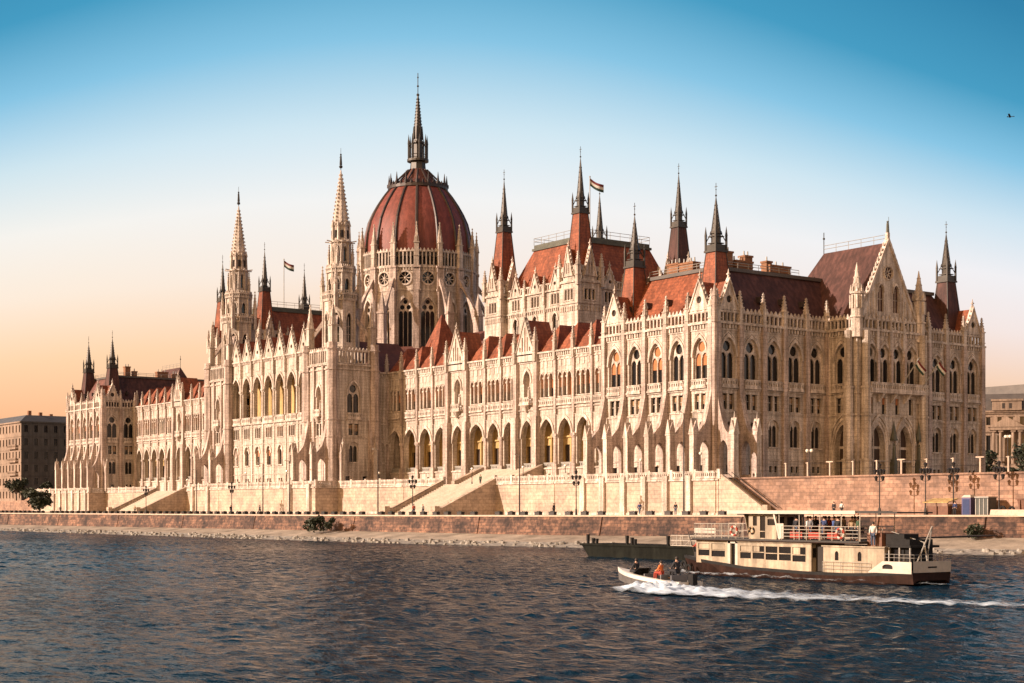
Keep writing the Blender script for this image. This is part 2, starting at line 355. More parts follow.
k = kind('basement', 'basement_window', [H_rect(-.55, .6, 5.25, 6.2), H_rect(.55, .6, 5.25, 6.2)], .3)
f = MB(); f.box(-1., 1., -.1, 0, 5.1, 5.22); k['frame'] = f.mesh('basement_window', ['trim']); panes(k, .32, []); k['var'] = [(k['pane'], None)]

k = kind('slot', 'slot_window', [H_arch(.15, .62, 11.3, 12.7, .4, 6)], .35)
f = MB(); f.box(-.3, .6, -.1, 0, 11.1, 11.27); k['frame'] = f.mesh('slot_window', ['trim']); panes(k, .36, []); k['var'] = [(k['pane'], None)]

k = kind('opening', 'side_door', [H_rect(0, .95, 4.5, 6.2)], .35)
f = MB(); f.box(-.65, .65, -.08, 0, 6.22, 6.38); k['frame'] = f.mesh('side_door', ['trim']); panes(k, .36, []); k['var'] = [(k['pane'], None)]

k = kind('niche', 'niche', [H_arch(0, 2.2, 19.2, 24.6, 1.9)], .9)
f = MB(); hood(f, k['holes'][0], .34, .22); f.box(-1.4, 1.4, .9, .95, 19.1, 24.7)
f.box(-1.5, 1.5, -.9, 0, 18.3, 18.6); slit_rail(f, -1.4, 1.4, 18.75, 19.6, -.8, .18, .45)
f.cone(0, -.3, 17.0, .15, 18.3, 1.0, 8)
f.cone(0, .35, 19.5, .34, 21.2, .26, 7); f.ball((0, .35, 21.5), .24)
k['frame'] = f.mesh('niche', ['trim']); k['pane'] = None; k['var'] = [(None, None)]

k = kind('octagon', 'tower_lancet', [H_arch(0, 1.15, 33.4, 39.4, 1.1, 8)], .4)
f = MB(); hood(f, k['holes'][0], .22, .16); f.box(-.05, .05, .3, .36, 33.4, 38.6)
for z in (35., 36.6): f.box(-.58, .58, .3, .36, z, z + .07)
k['frame'] = f.mesh('tower_lancet', ['trim']); panes(k, .42, []); k['var'] = [(k['pane'], None)]

k = kind('belfry', 'belfry_opening', [H_arch(0, .95, 43.7, 46.5, .8, 8)], .4)
f = MB(); hood(f, k['holes'][0], .18, .14); k['frame'] = f.mesh('belfry_opening', ['trim']); panes(k, .42, []); k['var'] = [(k['pane'], None)]
k = kind('belfry2', 'belfry_opening', [H_arch(0, .6, 50.0, 53.2, .6, 8)], .35)
f = MB(); hood(f, k['holes'][0], .14, .12); k['frame'] = f.mesh('belfry_opening', ['trim']); panes(k, .37, []); k['var'] = [(k['pane'], None)]

DZ = -1.85
k = kind('drum', 'drum_window', [H_arch(0, 3.2, 34.6, 48.2 + DZ, 2.8, 12)], .7)
f = MB(); hs = [H_arch(u, .92, 34.6, 45.3 + DZ, .6, 6) for u in (-1.04, 0, 1.04)]
panel(f, -1.7, 1.7, 34.4, 45.45 + DZ, .5, hs, .2); panel(f, -1.7, .0, 45.45 + DZ, 46.75 + DZ, .5, [H_circ(-.72, 46.1 + DZ, .52)], .2); panel(f, 0, 1.7, 45.45 + DZ, 46.75 + DZ, .5, [H_circ(.72, 46.1 + DZ, .52)], .2)
panel(f, -1.7, 1.7, 46.75 + DZ, 48.4 + DZ, .5, [H_circ(0, 47.3 + DZ, .48)], .2)
hood(f, k['holes'][0], .4, .25)
k['frame'] = f.mesh('drum_window', ['trim']); panes(dict(k), .75, []); kk = dict(k); panes(kk, .75, []); k['var'] = [(kk['pane'], None)]

k = kind('rose', 'rose_window', [H_circ(0, 52.6 + DZ, 1.35, 14)], .5)
f = MB()
for i in range(14):
    a, b = 2 * PI * i / 14, 2 * PI * (i + 1) / 14
    for r0, r1, p in ((1.35, 1.75, .2),):
        f.hull8([(r0 * math.cos(a), -p, 52.6 + DZ + r0 * math.sin(a)), (r1 * math.cos(a), -p, 52.6 + DZ + r1 * math.sin(a)), (r1 * math.cos(a), 0, 52.6 + DZ + r1 * math.sin(a)), (r0 * math.cos(a), 0, 52.6 + DZ + r0 * math.sin(a))],
                [(r0 * math.cos(b), -p, 52.6 + DZ + r0 * math.sin(b)), (r1 * math.cos(b), -p, 52.6 + DZ + r1 * math.sin(b)), (r1 * math.cos(b), 0, 52.6 + DZ + r1 * math.sin(b)), (r0 * math.cos(b), 0, 52.6 + DZ + r0 * math.sin(b))], 0, False)
for i in range(8):
    a = PI * i / 8 * 2
    f.tube((.28 * math.cos(a), .25, 52.6 + DZ + .28 * math.sin(a)), (1.36 * math.cos(a), .25, 52.6 + DZ + 1.36 * math.sin(a)), .10, 5)
f.ball((0, .25, 52.6 + DZ), .3)
k['frame'] = f.mesh('rose_window', ['trim']); panes(k, .52, []); k['var'] = [(k['pane'], None)]

k = kind('hall', 'hall_window', [H_rect(u, .55, 38.1, 40.0) for u in (-.9, 0, .9)], .35)
f = MB(); f.box(-1.5, 1.5, -.12, 0, 37.85, 38.05); f.box(-1.5, 1.5, -.12, 0, 40.1, 40.25)
for u in (-1.35, -.45, .45, 1.35): f.box(u - .08, u + .08, -.07, 0, 37.9, 40.2)
k['frame'] = f.mesh('hall_window', ['trim']); panes(k, .37, []); k['var'] = [(k['pane'], None)]
k = kind('hallarch', 'hall_arch_window', [H_arch(0, 1.5, 33.0, 36.4, 1.1)], .35)
f = MB(); hood(f, k['holes'][0], .3, .16); f.box(-.08, .08, .25, .32, 33, 35.9)
k['frame'] = f.mesh('hall_arch_window', ['trim']); panes(k, .37, []); k['var'] = [(k['pane'], None)]

wr = random.Random(9)
def put(kn, fr, u, parent, y=0., i=0):
    k = KIND[kn]
    o = obj(k['part'], k['frame'], parent, fr.P(u, y, 0), fr.ang)
    p, b = k['var'][i % len(k['var'])]
    if wr.random() < .16: b = None
    if p: obj('pane', p, o, fr.P(u, y, 0), fr.ang)
    if b and not (kn in ('gothic', 'ground') and (abs(fr.ang - PI / 2) < .01 or fr.oy > 20)): obj('blind', b, o, fr.P(u, y, 0), fr.ang)
    return o

def facade(mb, fr, bays, z0, z1, y, parent, m=0):
    """bays = [(u0, u1, [(kind, u), ...])]; cuts the openings and hangs the windows"""
    mb.fr = fr
    for u0, u1, ws in bays:
        rows = []
        for kn, u in sorted(ws, key=lambda w: KIND[w[0]]['zlo']):
            k = KIND[kn]
            if rows and k['zlo'] < rows[-1][1]: rows[-1][2].append((kn, u)); rows[-1][1] = max(rows[-1][1], k['zhi'])
            else: rows.append([k['zlo'], k['zhi'], [(kn, u)]])
        z = z0
        for i, (a, b, lst) in enumerate(rows):
            zn = z1 if i == len(rows) - 1 else (b + rows[i + 1][0]) / 2
            hs = [shift(h, u) for kn, u in lst for h in KIND[kn]['holes']]
            panel(mb, u0, u1, z, zn, y, hs, KIND[lst[0][0]]['depth'], m); z = zn
            for kn, u in lst: put(kn, fr, u, parent, y, int(abs(u) * 7.3 + fr.ox * 3 + KIND[kn]['zlo']))
        if not rows: panel(mb, u0, u1, z0, z1, y, [], 0, m)

def course(mb, fr, u0, u1, z, h, p, y=0., m=0):
    mb.fr = fr; mb.box(u0 - p * .5, u1 + p * .5, y - p, y + .02, z, z + h, m)
def dentils(mb, fr, u0, u1, z0, z1, p, y=0., pitch=.62, m=0):
    mb.fr = fr; n = max(1, int((u1 - u0) / pitch)); st = (u1 - u0) / n
    for i in range(n): mb.box(u0 + st * (i + .25), u0 + st * (i + .75), y - p, y, z0, z1, m)
def cornice(mb, fr, u0, u1, y=0., z=27.2):
    dentils(mb, fr, u0, u1, z - .75, z - .12, .28, y); course(mb, fr, u0, u1, z - .12, .3, .5, y); course(mb, fr, u0, u1, z - 1.0, .2, .12, y)
def parapet(mb, fr, u0, u1, y=-.2, z0=27.35, z1=29.1, merlon=True, pitch=.74, m=0):
    mb.fr = fr; n = max(2, int((u1 - u0 - .2) / pitch)); st = (u1 - u0 - .2) / n
    hs = [H_rect(u0 + .1 + st * (i + .5), st * .68, z0 + .18, z1 - .35) for i in range(n)]
    panel(mb, u0, u1, z0, z1, y, hs, .35, m); panel(mb, u0, u1, z0, z1, y + .35, hs, 0, m)
    mb.poly([(u0, y, z1), (u1, y, z1), (u1, y + .35, z1), (u0, y + .35, z1)], m)
    mb.box(u0, u1, y - .1, y + .45, z1 - .26, z1 - .1, m)
    for u in (u0, u1): mb.poly([(u, y, z0), (u, y + .35, z0), (u, y + .35, z1), (u, y, z1)], m)
    if merlon:
        for i in range(n):
            c = u0 + .1 + st * (i + .5); w = st * .36
            mb.hull8([(c - w, y, z1), (c + w, y, z1), (c + w, y + .3, z1), (c - w, y + .3, z1)], [(c - .05, y + .1, z1 + .55), (c + .05, y + .1, z1 + .55), (c + .05, y + .2, z1 + .55), (c - .05, y + .2, z1 + .55)], m)

def mk_pinnacle(zb, zs, zt, w=.75):
    mb = MB(); mb.box(-w / 2, w / 2, -w / 2, w / 2, zb, zs)
    mb.box(-w * .66, w * .66, -w * .66, w * .66, zs, zs + .16); mb.box(-w * .62, w * .62, -w * .62, w * .62, (zb + zs) / 2, (zb + zs) / 2 + .14)
    for a in range(4):
        c, s_ = math.cos(a * PI / 2), math.sin(a * PI / 2)
        mb.sq(c * w * .42, s_ * w * .42, zs + .16, w * .36, zs + .16 + (zt - zs) * .34, .03)
    mb.sq(0, 0, zs + .16, w * .92, zt - .3, .07)
    h = zt - .3 - zs
    for j in range(1, 5):
        r = w * .46 * (1 - j / 5.2) + .06; z = zs + .16 + h * j / 5.2
        for a in range(4): mb.sq(r * math.cos(a * PI / 2 + PI / 4) * 1.2, r * math.sin(a * PI / 2 + PI / 4) * 1.2, z, .16, z + .2, .05)
    mb.box(-.13, .13, -.13, .13, zt - .42, zt - .2); mb.sq(0, 0, zt - .2, .12, zt, .02)
    return mb.mesh('pinnacle', ['trim'])
PIN = mk_pinnacle(26.0, 29.6, 32.3); PINW = mk_pinnacle(26.0, 29.2, 31.6, .62)

def gable(name, fr, uc, w, zb, zp, y, parent, hole=.55, lights=0, roof_back=0., mroof='tile', statue=True):
    mb = MB(fr); half = w / 2
    top = lambda u: zp - (zp - zb) * abs(u - uc) / half
    hs = []
    zc = zb + (zp - zb) * .36
    if hole: hs = [H_circ(uc, zc, hole, 8)]
    tf = lambda u: max(zb, top(u))
    if lights:
        hs = []
        for i in range(lights):
            u = uc + (i - (lights - 1) / 2) * w / (lights + 2.2); hs.append(H_rect(u, w / (lights + 2.2) * .45, zb + .5, max(zb + 1.0, top(u) - 1.5)))
    if not any(h['u'][0] < uc < h['u'][-1] for h in hs): hs.append(dict(u=[uc - .001, uc + .001], lo=[zb] * 2, hi=[zb + .001] * 2, uc=uc, w=.002, zs=zb))
    panel(mb, uc - half, uc + half, zb, tf, y, hs, .3)
    for h in hs: fill(mb, h, y + .3, 1 if not lights else 2)
    mb.poly([(uc - half, y + .55, zb), (uc + half, y + .55, zb), (uc, y + .55, zp)], 0)
    for s_ in (-1, 1):                                     # sloping coping with crockets
        e = uc + s_ * half
        mb.hull8([(e, y - .16, zb - .05), (e + s_ * .26, y - .16, zb - .05), (e + s_ * .26, y + .6, zb - .05), (e, y + .6, zb - .05)],
                 [(uc - s_ * .0, y - .16, zp - .05), (uc, y - .16, zp + .4), (uc, y + .6, zp + .4), (uc, y + .6, zp - .05)])
        L = math.hypot(half, zp - zb); n = max(3, int(L / .75))
        for i in range(1, n):
            t = i / n; mb.sq(e + (uc - e) * t + s_ * .3, y + .15, zb + (zp - zb) * t + .12, .24, zb + (zp - zb) * t + .5, .08)
    mb.sq(uc, y + .2, zp + .3, .3, zp + .9, .16); mb.box(uc - .22, uc + .22, y + .0, y + .4, zp + .8, zp + .98)
    if statue: mb.sq(uc, y + .2, zp + .95, .2, zp + 1.7, .03)
    o = mb.build(name, ['trim', 'dark', 'blind'], parent)
    if roof_back:
        rb = MB(fr); rb.poly([(uc - half, y + .5, zb), (uc, y + .5, zp - .1), (uc, y + roof_back, zp - .1), (uc - half, y + roof_back, zb)]); rb.poly([(uc + half, y + .5, zb), (uc, y + .5, zp - .1), (uc, y + roof_back, zp - .1), (uc + half, y + roof_back, zb)])
        rb.build('gable_roof', [mroof], o)
    return o

def mk_buttress(sc=1., thick=.95, base=-1.25):
    """flared buttress with a pierced foot; projects along -y"""
    mb = MB(); n = 30; O0, O1 = .0, 4.1 * sc
    def top(o):
        o = o / sc
        if o <= .55: return 17.6
        if o <= 3.05:
            t = (o - .55) / 2.5; return 17.2 - 6.4 * (1 - (1 - t) ** 2.1)
        if o <= 3.1: return 10.8
        d = abs(o - 3.6); return 12.6 - d * 2.2
    def bot(o):
        c = o / sc - 1.85
        if abs(c) < .92: return 8.3 + arch_h(c, 1.84, 1.5)
        return None
    os_ = sorted(set([O1 * i / n for i in range(n + 1)] + [sc * x for x in (.55, .56, 3.05, 3.1, 3.6, .931, 2.769)] + [sc * (1.85 + .92 * math.cos(PI * i / 10)) for i in range(11)]))
    h = thick / 2
    for s_ in (-h, h):
        for a, b in zip(os_[:-1], os_[1:]):
            if b - a < 1e-5: continue
            mid = bot((a + b) / 2); za, zb_ = (bot(a + 1e-6) or 8.3, bot(b - 1e-6) or 8.3) if mid else (4.3, 4.3)
            mb.poly([(s_, -a, za), (s_, -b, zb_), (s_, -b, top(b)), (s_, -a, top(a))], 0)
            if mid: mb.poly([(s_, -a, 4.3), (s_, -b, 4.3), (s_, -b, 4.75), (s_, -a, 4.75)], 0)
    for a, b in zip(os_[:-1], os_[1:]):
        mb.poly([(-h, -a, top(a)), (h, -a, top(a)), (h, -b, top(b)), (-h, -b, top(b))], 0)
        if bot((a + b) / 2):
            mb.poly([(-h, -a, bot(a + 1e-6) or 8.3), (h, -a, bot(a + 1e-6) or 8.3), (h, -b, bot(b - 1e-6) or 8.3), (-h, -b, bot(b - 1e-6) or 8.3)], 0)
            mb.poly([(-h, -a, 4.75), (h, -a, 4.75), (h, -b, 4.75), (-h, -b, 4.75)], 0)
    for c in (.93, 2.77): mb.poly([(-h, -c * sc, 4.75), (h, -c * sc, 4.75), (h, -c * sc, 8.3), (-h, -c * sc, 8.3)], 0)
    mb.poly([(-h, -O1, 4.3), (h, -O1, 4.3), (h, -O1, top(O1)), (-h, -O1, top(O1))], 1)
    # pier front strip, its foot down the terrace wall and a gablet
    mb.box(-h - .08, h + .08, -O1 - (.75 if base < 0 else .06), -O1 + .3, base, 5.0 if base > 0 else 4.6, 1); mb.box(-h - .1, h + .1, -O1 - .1, -3.05 * sc, 10.6, 10.85, 1)
    mb.hull8([(-h - .05, -O1 - .08, 10.9), (h + .05, -O1 - .08, 10.9), (h + .05, -3.1 * sc, 10.9), (-h - .05, -3.1 * sc, 10.9)], [(-.02, -O1 - .08, 13.0), (.02, -O1 - .08, 13.0), (.02, -3.1 * sc, 13.0), (-.02, -3.1 * sc, 13.0)], 1)
    mb.sq(0, -3.7 * sc, 12.8, .2, 13.9, .04, 1)
    return mb.mesh('buttress', ['pier', 'trim'])
BUT = mk_buttress(); BUTS = mk_buttress(.56, .9, 4.25); BUTF = mk_buttress(1., .95, 4.25)

def spire_roof(name, x, y, z0, a0, z1, a1, zl, zt, parent, mtile='tile', lean=1.):
    """steep tiled pyramid stump carrying a metal lantern, a needle and a finial"""
    mb = MB(); mb.sq(x, y, z0, a0, z1, a1); o = mb.build(name, [mtile], parent)
    e = MB()
    for sx in (-1, 1):
        for sy in (-1, 1): e.tube((x + sx * a0 / 2, y + sy * a0 / 2, z0), (x + sx * a1 / 2, y + sy * a1 / 2, z1), .09, 4)
    e.build('hip_ridge', ['spire'], o)
    l = MB(); h = zl - z1
    l.box(x - a1 * .62, x + a1 * .62, y - a1 * .62, y + a1 * .62, z1 - .05, z1 + .25)
    for sx in (-1, 1):
        for sy in (-1, 1):
            px, py = x + sx * a1 * .52, y + sy * a1 * .52
            l.box(px - .13, px + .13, py - .13, py + .13, z1, z1 + h * .85); l.sq(px, py, z1 + h * .85, .3, zl + h * .35, .02)
            l.tube((px, py, z1 + h * .5), (x + sx * a1 * .25, y + sy * a1 * .25, zl), .07, 4)
    for sx, sy in ((1, 0), (-1, 0), (0, 1), (0, -1)):
        l.box(x + sx * a1 * .5 - (.06 if sx else a1 * .5), x + sx * a1 * .5 + (.06 if sx else a1 * .5), y + sy * a1 * .5 - (.06 if sy else a1 * .5), y + sy * a1 * .5 + (.06 if sy else a1 * .5), z1 + .25, z1 + h * .38)
    l.cone(x, y, z1, a1 * .34, zl, a1 * .36, 8)
    for z in (z1 + h * .45, z1 + h * .8): l.box(x - a1 * .42, x + a1 * .42, y - a1 * .42, y + a1 * .42, z, z + .12)
    l.build('lantern', ['spire'], o)
    s_ = MB(); s_.cone(x, y, zl - .1, a1 * .46, zl + .3, a1 * .40, 8); s_.cone(x, y, zl + .3, a1 * .36, zt, .05, 8)
    for j in range(1, 7):
        z = zl + (zt - zl) * j / 8; r = a1 * .36 * (1 - j / 8.6)
        for q in range(4): s_.box(x + math.cos(q * PI / 2) * r - .07, x + math.cos(q * PI / 2) * r + .07, y + math.sin(q * PI / 2) * r - .07, y + math.sin(q * PI / 2) * r + .07, z, z + .16)
    s_.build('needle', ['spire'], o)
    t = MB(); t.tube((x, y, zt - .2), (x, y, zt + 2.1), .045, 5); t.ball((x, y, zt + .2), .17); t.ball((x, y, zt + 1.1), .1); t.box(x - .3, x + .3, y - .03, y + .03, zt + 1.5, zt + 1.58); t.build('finial', ['spire'], o)
    return o

def roof_rail(name, pts, h, parent, closed=False):
    mb = MB(); seq = list(pts) + ([pts[0]] if closed else [])
    for p, q in zip(seq[:-1], seq[1:]):
        L = (Vector(q) - Vector(p)).length; n = max(1, int(L / 2.2))
        for j in range(n + 1):
            c = Vector(p).lerp(Vector(q), j / n); mb.tube(c, c + Vector((0, 0, h)), .05, 4)
        for f in (1., .55): mb.tube(Vector(p) + Vector((0, 0, h * f)), Vector(q) + Vector((0, 0, h * f)), .045, 4)
    return mb.build(name, ['steel'], parent)

def chimney(x, y, z0, z1, w, d, parent, pots=3):
    mb = MB(); mb.box(x - w / 2, x + w / 2, y - d / 2, y + d / 2, z0, z1); mb.box(x - w / 2 - .12, x + w / 2 + .12, y - d / 2 - .12, y + d / 2 + .12, z1 - .3, z1); mb.box(x - w / 2 - .08, x + w / 2 + .08, y - d / 2 - .08, y + d / 2 + .08, z0 + .8, z0 + .95)
    o = mb.build('chimney', ['brick'], parent)
    for i in range(pots):
        t = (i + .5) / pots - .5; p = MB()
        p.cone(x + (w * t if w > d else 0), y + (d * t if d >= w else 0), z1, .15, z1 + .75, .12, 7)
        p.build('chimney_pot', ['steel'], o)
# ------------------------------------------------------------------ the parliament
k = kind('single', 'small_window', [H_rect(0, .95, 14.4, 16.9)], .4)
f = MB(); f.box(-.7, .7, -.14, 0, 14.2, 14.36); f.box(-.7, .7, -.12, 0, 16.95, 17.1); k['frame'] = f.mesh('small_window', ['trim']); panes(k, .42, [(.0, .5, 15.9, 16.9)]); k['var'] = [(k['pane'], k['blind'])]
k = kind('portal', 'portal', [H_arch(0, 3.0, 4.35, 12.7, 2.7, 12)], 1.0)
f = MB(); h0 = k['holes'][0]
for g, t, p in ((0, .3, .05), (.35, .3, .18), (.72, .22, .3)): hood(f, h0, t, p, gap=g)
for s_ in (-1, 1):
    for u, r in ((1.68, .16), (2.05, .16)): f.cone(s_ * u, -.12, 4.4, r, 10.0, r, 8)
    f.box(s_ * 1.85 - .5, s_ * 1.85 + .5, -.35, 0, 4.35, 5.1)
f.box(-1.5, 1.5, .9, .98, 9.0, 9.4); f.box(-.1, .1, .88, .98, 4.4, 12.6)
k['frame'] = f.mesh('portal', ['trim']); q = MB(); q.box(-1.6, 1.6, 1.02, 1.06, 4.3, 12.8); k['pane'] = q.mesh('portal_door', ['door']); k['var'] = [(k['pane'], None)]

BLD = thing('parliament_building', 'huge cream neo-gothic parliament with red ribbed dome and twin pale spires along the river', 'building', (-134, 32.8, 4.3))
PX = [-25.4, -20.5, -15.5, -10.6, -5.7, -.6]
PN = sorted(-268 - x for x in PX)
SY = [.4, 5.0, 9.85, 14.3, 19.1, 23.7]; SY2 = [38.6, 43.3, 47.9, 52.4, 57.0, 61.8]
LOW = ['gothic', 'pair', 'slot', 'opening']; HIGH = ['gothic', 'pair', 'ground', 'basement']
def pier(mb, fr, u, z0, z1, w=.9, p=.55, y=0., m=1):
    mb.fr = fr; mb.box(u - w / 2, u + w / 2, y - p, y + .02, z0, z1, m); mb.box(u - w / 2 - .06, u + w / 2 + .06, y - p - .08, y, z0 + (z1 - z0) * .55, z0 + (z1 - z0) * .55 + .25, m)
def courses(mb, fr, u0, u1, y=0.):
    for z, h, p in ((14.05, .22, .16), (17.35, .2, .2), (7.0, .25, .14)): course(mb, fr, u0, u1, z, h, p, y)

def front(fr, ps, u0, u1, kinds, gables, buts, parent, base=True, gh=33.6, butmesh=None, parap=True):
    """one storeyed front: wall + openings, piers, cornice, balustrade, gables, buttresses, pinnacles"""
    w = MB(); bays = []
    if ps[0] > u0: bays.append((u0, ps[0], []))
    for i in range(len(ps) - 1): bays.append((ps[i], ps[i + 1], [(kn, (ps[i] + ps[i + 1]) / 2) for kn in kinds[i]]))
    if ps[-1] < u1: bays.append((ps[-1], u1, []))
    facade(w, fr, bays, 4.2, 27.2, 0., parent)
    for i, u in enumerate(ps): pier(w, fr, u, 4.3, 27.0)
    courses(w, fr, u0, u1); w.build('wall', ['stone', 'pier'], parent)
    c = MB(); cornice(c, fr, u0, u1); c.build('cornice', ['trim'], parent)
    for i in range(len(ps) - 1):
        a, b = ps[i], ps[i + 1]
        p = MB(fr); parapet(p, fr, a + .3, b - .3); p.build('balustrade', ['trim'], parent)
        if i in gables: gable('gable', fr, (a + b) / 2, (b - a) - .9, 29.2, gh, -.25, parent, roof_back=5.)
    for i, u in enumerate(ps):
        obj('pinnacle', PIN, parent, fr.P(u, -.1, 0), fr.ang)
        if i in buts: obj('buttress', butmesh or BUT, parent, fr.P(u, 0, 0), fr.ang)

# --- end pavilions (river fronts, south fronts)
front(Wf(0), PX, -26.2, 0., [LOW] * 5, (0, 4), range(6), BLD)
front(Wf(0), PN, -268., -241.8, [LOW] * 5, (0, 4), range(6), BLD)
front(Sf(0), SY, 0., 23.7, [LOW, LOW, HIGH, HIGH, HIGH], (0,), (0, 1), BLD, butmesh=BUTF)
front(Sf(0), SY2, 38.6, 62.3, [HIGH] * 5, (4,), (), BLD)
front(Sf(-241.8), [.4, 5.0, 9.85], 0., 9.9, [['gothic', 'pair', 'ground', 'opening'], HIGH], (0,), (0,), BLD, butmesh=BUTS)
w = MB()
for a, b, c, d in ((-26.2, -26.2, 0, 62.3), (-268, -268, 0, 62.3), (-241.8, -241.8, 9.9, 62.3)): w.poly([(a, c, 4.2), (b, d, 4.2), (b, d, 27.4), (a, c, 27.4)])
for a, b in ((-26.2, 0), (-268, -241.8)): w.poly([(a, 62.3, 4.2), (b, 62.3, 4.2), (b, 62.3, 27.4), (a, 62.3, 27.4)])
w.build('wall', ['stone'], BLD)
# downpipe corner clusters
for x in (0, -241.8, -268):
    m_ = MB(); m_.cone(x + (.25 if x > -268 else -.25), -.25, -1.2 if x else 4.2, .42, 27.2, .42, 8); m_.cone(x + (.25 if x > -268 else -.25), -.25, 27.2, .6, 28.0, .6, 8); m_.cone(x + (.25 if x > -268 else -.25), -.25, 28.0, .38, 31.0, .38, 8); m_.cone(x + (.25 if x > -268 else -.25), -.25, 31.0, .5, 33.0, .02, 8)
    m_.build('corner_turret', ['pier'], BLD)
def mansard(x0, x1, chims, vents, mt='tile'):
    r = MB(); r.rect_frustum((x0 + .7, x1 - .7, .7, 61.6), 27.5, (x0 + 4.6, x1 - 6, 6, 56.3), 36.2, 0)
    r.m[1] = 1; o = r.build('roof', [mt, 'old_shade_tile'], BLD)  # south slope in the darker tile: its shade is put into the colour
    c = MB(); c.box(x0 + 4.3, x1 - 5.7, 5.7, 56.6, 36.2, 36.75); c.build('roof_deck', ['lead'], o)
    for x, y, w_, d, h, n in chims: chimney(x, y, 36.6, h, w_, d, o, n)
    for x, y, z, a in vents:
        v = MB(Fr(x, y, a)); v.hull8([(-.45, -.3, z), (.45, -.3, z), (.45, 1.2, z), (-.45, 1.2, z)], [(-.05, -.35, z + .95), (.05, -.35, z + .95), (.05, 1.2, z + .95), (-.05, 1.2, z + .95)]); v.build('roof_vent', ['rib'], o)
    roof_rail('railing', [(x0 + 4.6, 6.1, 36.75), (x1 - 6.1, 6.1, 36.75), (x1 - 6.1, 24, 36.75)], .9, o)
    return o
HP = PI / 2
mansard(-26.2, 0, [(-8.2, 9.5, 1.6, 2.6, 39.6, 4), (-8.5, 13.3, 2.2, 3.6, 38.4, 3), (-8.5, 14.6, 1.4, 1.6, 39.4, 2), (-9.5, 22.3, 2.0, 4.6, 38.6, 3), (-9.5, 20.2, 1.2, 1.2, 39.2, 1), (-18, 8.5, 2.6, 1.5, 38.8, 3), (-14.5, 8.2, 3.2, 1.5, 38.5, 4), (-9.5, 42, 1.4, 1.6, 40.2, 2), (-10, 46.5, 1.6, 3.2, 39.4, 3)],
        [(-22.0, 2.6, 31.0, 0), (-18, 2.6, 31.2, 0), (-13.2, 2.6, 31.2, 0), (-8.6, 2.6, 31.2, 0), (-2.6, 7.6, 31.2, HP), (-2.6, 11.9, 31.2, HP), (-2.6, 16.6, 31.2, HP), (-2.6, 21.2, 31.2, HP), (-2.6, 45, 31.2, HP), (-2.6, 50, 31.2, HP)])
mansard(-268, -241.8, [(-251, 10.6, 1.5, 1.5, 39.6, 2), (-251, 12.8, 1.2, 1.2, 38.4, 1), (-251, 21, 1.6, 3.2, 38.6, 3), (-251, 25, 1.2, 1.6, 38.2, 2)], [(-262, 2.6, 31.2, 0), (-256, 2.6, 31.2, 0), (-250, 2.6, 31.2, 0), (-244.5, 8, 31.2, HP)], 'slate')
for x, y in ((-4.3, 4.3), (-23.2, 4.3), (-4.3, 58), (-245.8, 4.3), (-263.8, 4.3)):
    spire_roof('corner_spire', x, y, 27.6, 4.3, 38.4, 2.1, 41.3, 46.8, BLD, 'tile' if x > -100 and y < 20 else 'old_shade_tile')

# --- projecting middle of the south front
MX, MY0, MY1 = 6.3, 23.7, 38.6
w = MB(); fw = Wf(MY0); fs = Sf(MX)
facade(w, fw, [(0, MX, [('gothic', 3.2), ('pair', 3.2), ('portal', 3.4)])], 4.2, 27.2, 0, BLD)
ys = [26.8, 29.8, 32.9, 36.1]
facade(w, fs, [(MY0, MY1, [('gothic', y) for y in ys] + [('single', y) for y in ys] + [('portal', 28.4), ('portal', 34.6)])], 4.2, 27.2, 0, BLD)
w.fr = ID; w.poly([(0, MY1, 4.2), (MX, MY1, 4.2), (MX, MY1, 27.4), (0, MY1, 27.4)])
for fr_, a, b in ((fw, 0, MX), (fs, MY0, MY1)): courses(w, fr_, a, b)
for y in (28.3, 31.35, 34.5): pier(w, fs, y, 18.6, 27.0, .5, .35)
w.build('wall', ['stone', 'pier'], BLD)
c = MB(); cornice(c, fw, 0, MX); cornice(c, fs, MY0, MY1); c.build('cornice', ['trim'], BLD)
p = MB(); parapet(p, fw, .2, MX - .6); p.build('balustrade', ['trim'], BLD)
for i in range(4):
    p = MB(); parapet(p, fs, 25.1 + i * 3.05, 27.9 + i * 3.05); p.build('balustrade', ['trim'], BLD)
for i in range(1, 4): obj('pinnacle', PINW, BLD, fs.P(24.95 + i * 3.05, -.1, -1.6), fs.ang)
b = MB(fs); b.box(25.3, MY1 + .2, -1.5, 0, 17.55, 17.85); slit_rail(b, 25.3, MY1 + .2, 18.0, 19.0, -1.5, .2, .5)
for y in (25.6, 28.4, 31.4, 34.5, 37.6): b.hull8([(y - .2, -.3, 16.2), (y + .2, -.3, 16.2), (y + .2, 0, 16.2), (y - .2, 0, 16.2)], [(y - .25, -1.3, 17.5), (y + .25, -1.3, 17.5), (y + .25, 0, 17.5), (y - .25, 0, 17.5)])
b.build('balcony', ['trim'], BLD)
for x, y in ((5.15, 22.95), (7.0, 24.9), (7.0, 38.2)):
    t = MB(); t.cone(x, y, 4.2, 1.02, 7.1, .98, 8, 0, PI / 8); t.cone(x, y, 7.1, 1.12, 7.35, 1.12, 8, 0, PI / 8); t.cone(x, y, 7.35, .80, 18.2, .76, 8, 0, PI / 8); t.cone(x, y, 18.2, .9, 18.5, .9, 8, 0, PI / 8); t.cone(x, y, 18.5, .66, 27.0, .62, 8, 0, PI / 8)
    t.cone(x, y, 14.0, .92, 14.25, .92, 8, 0, PI / 8); t.build('corner_pier', ['stone'], BLD)
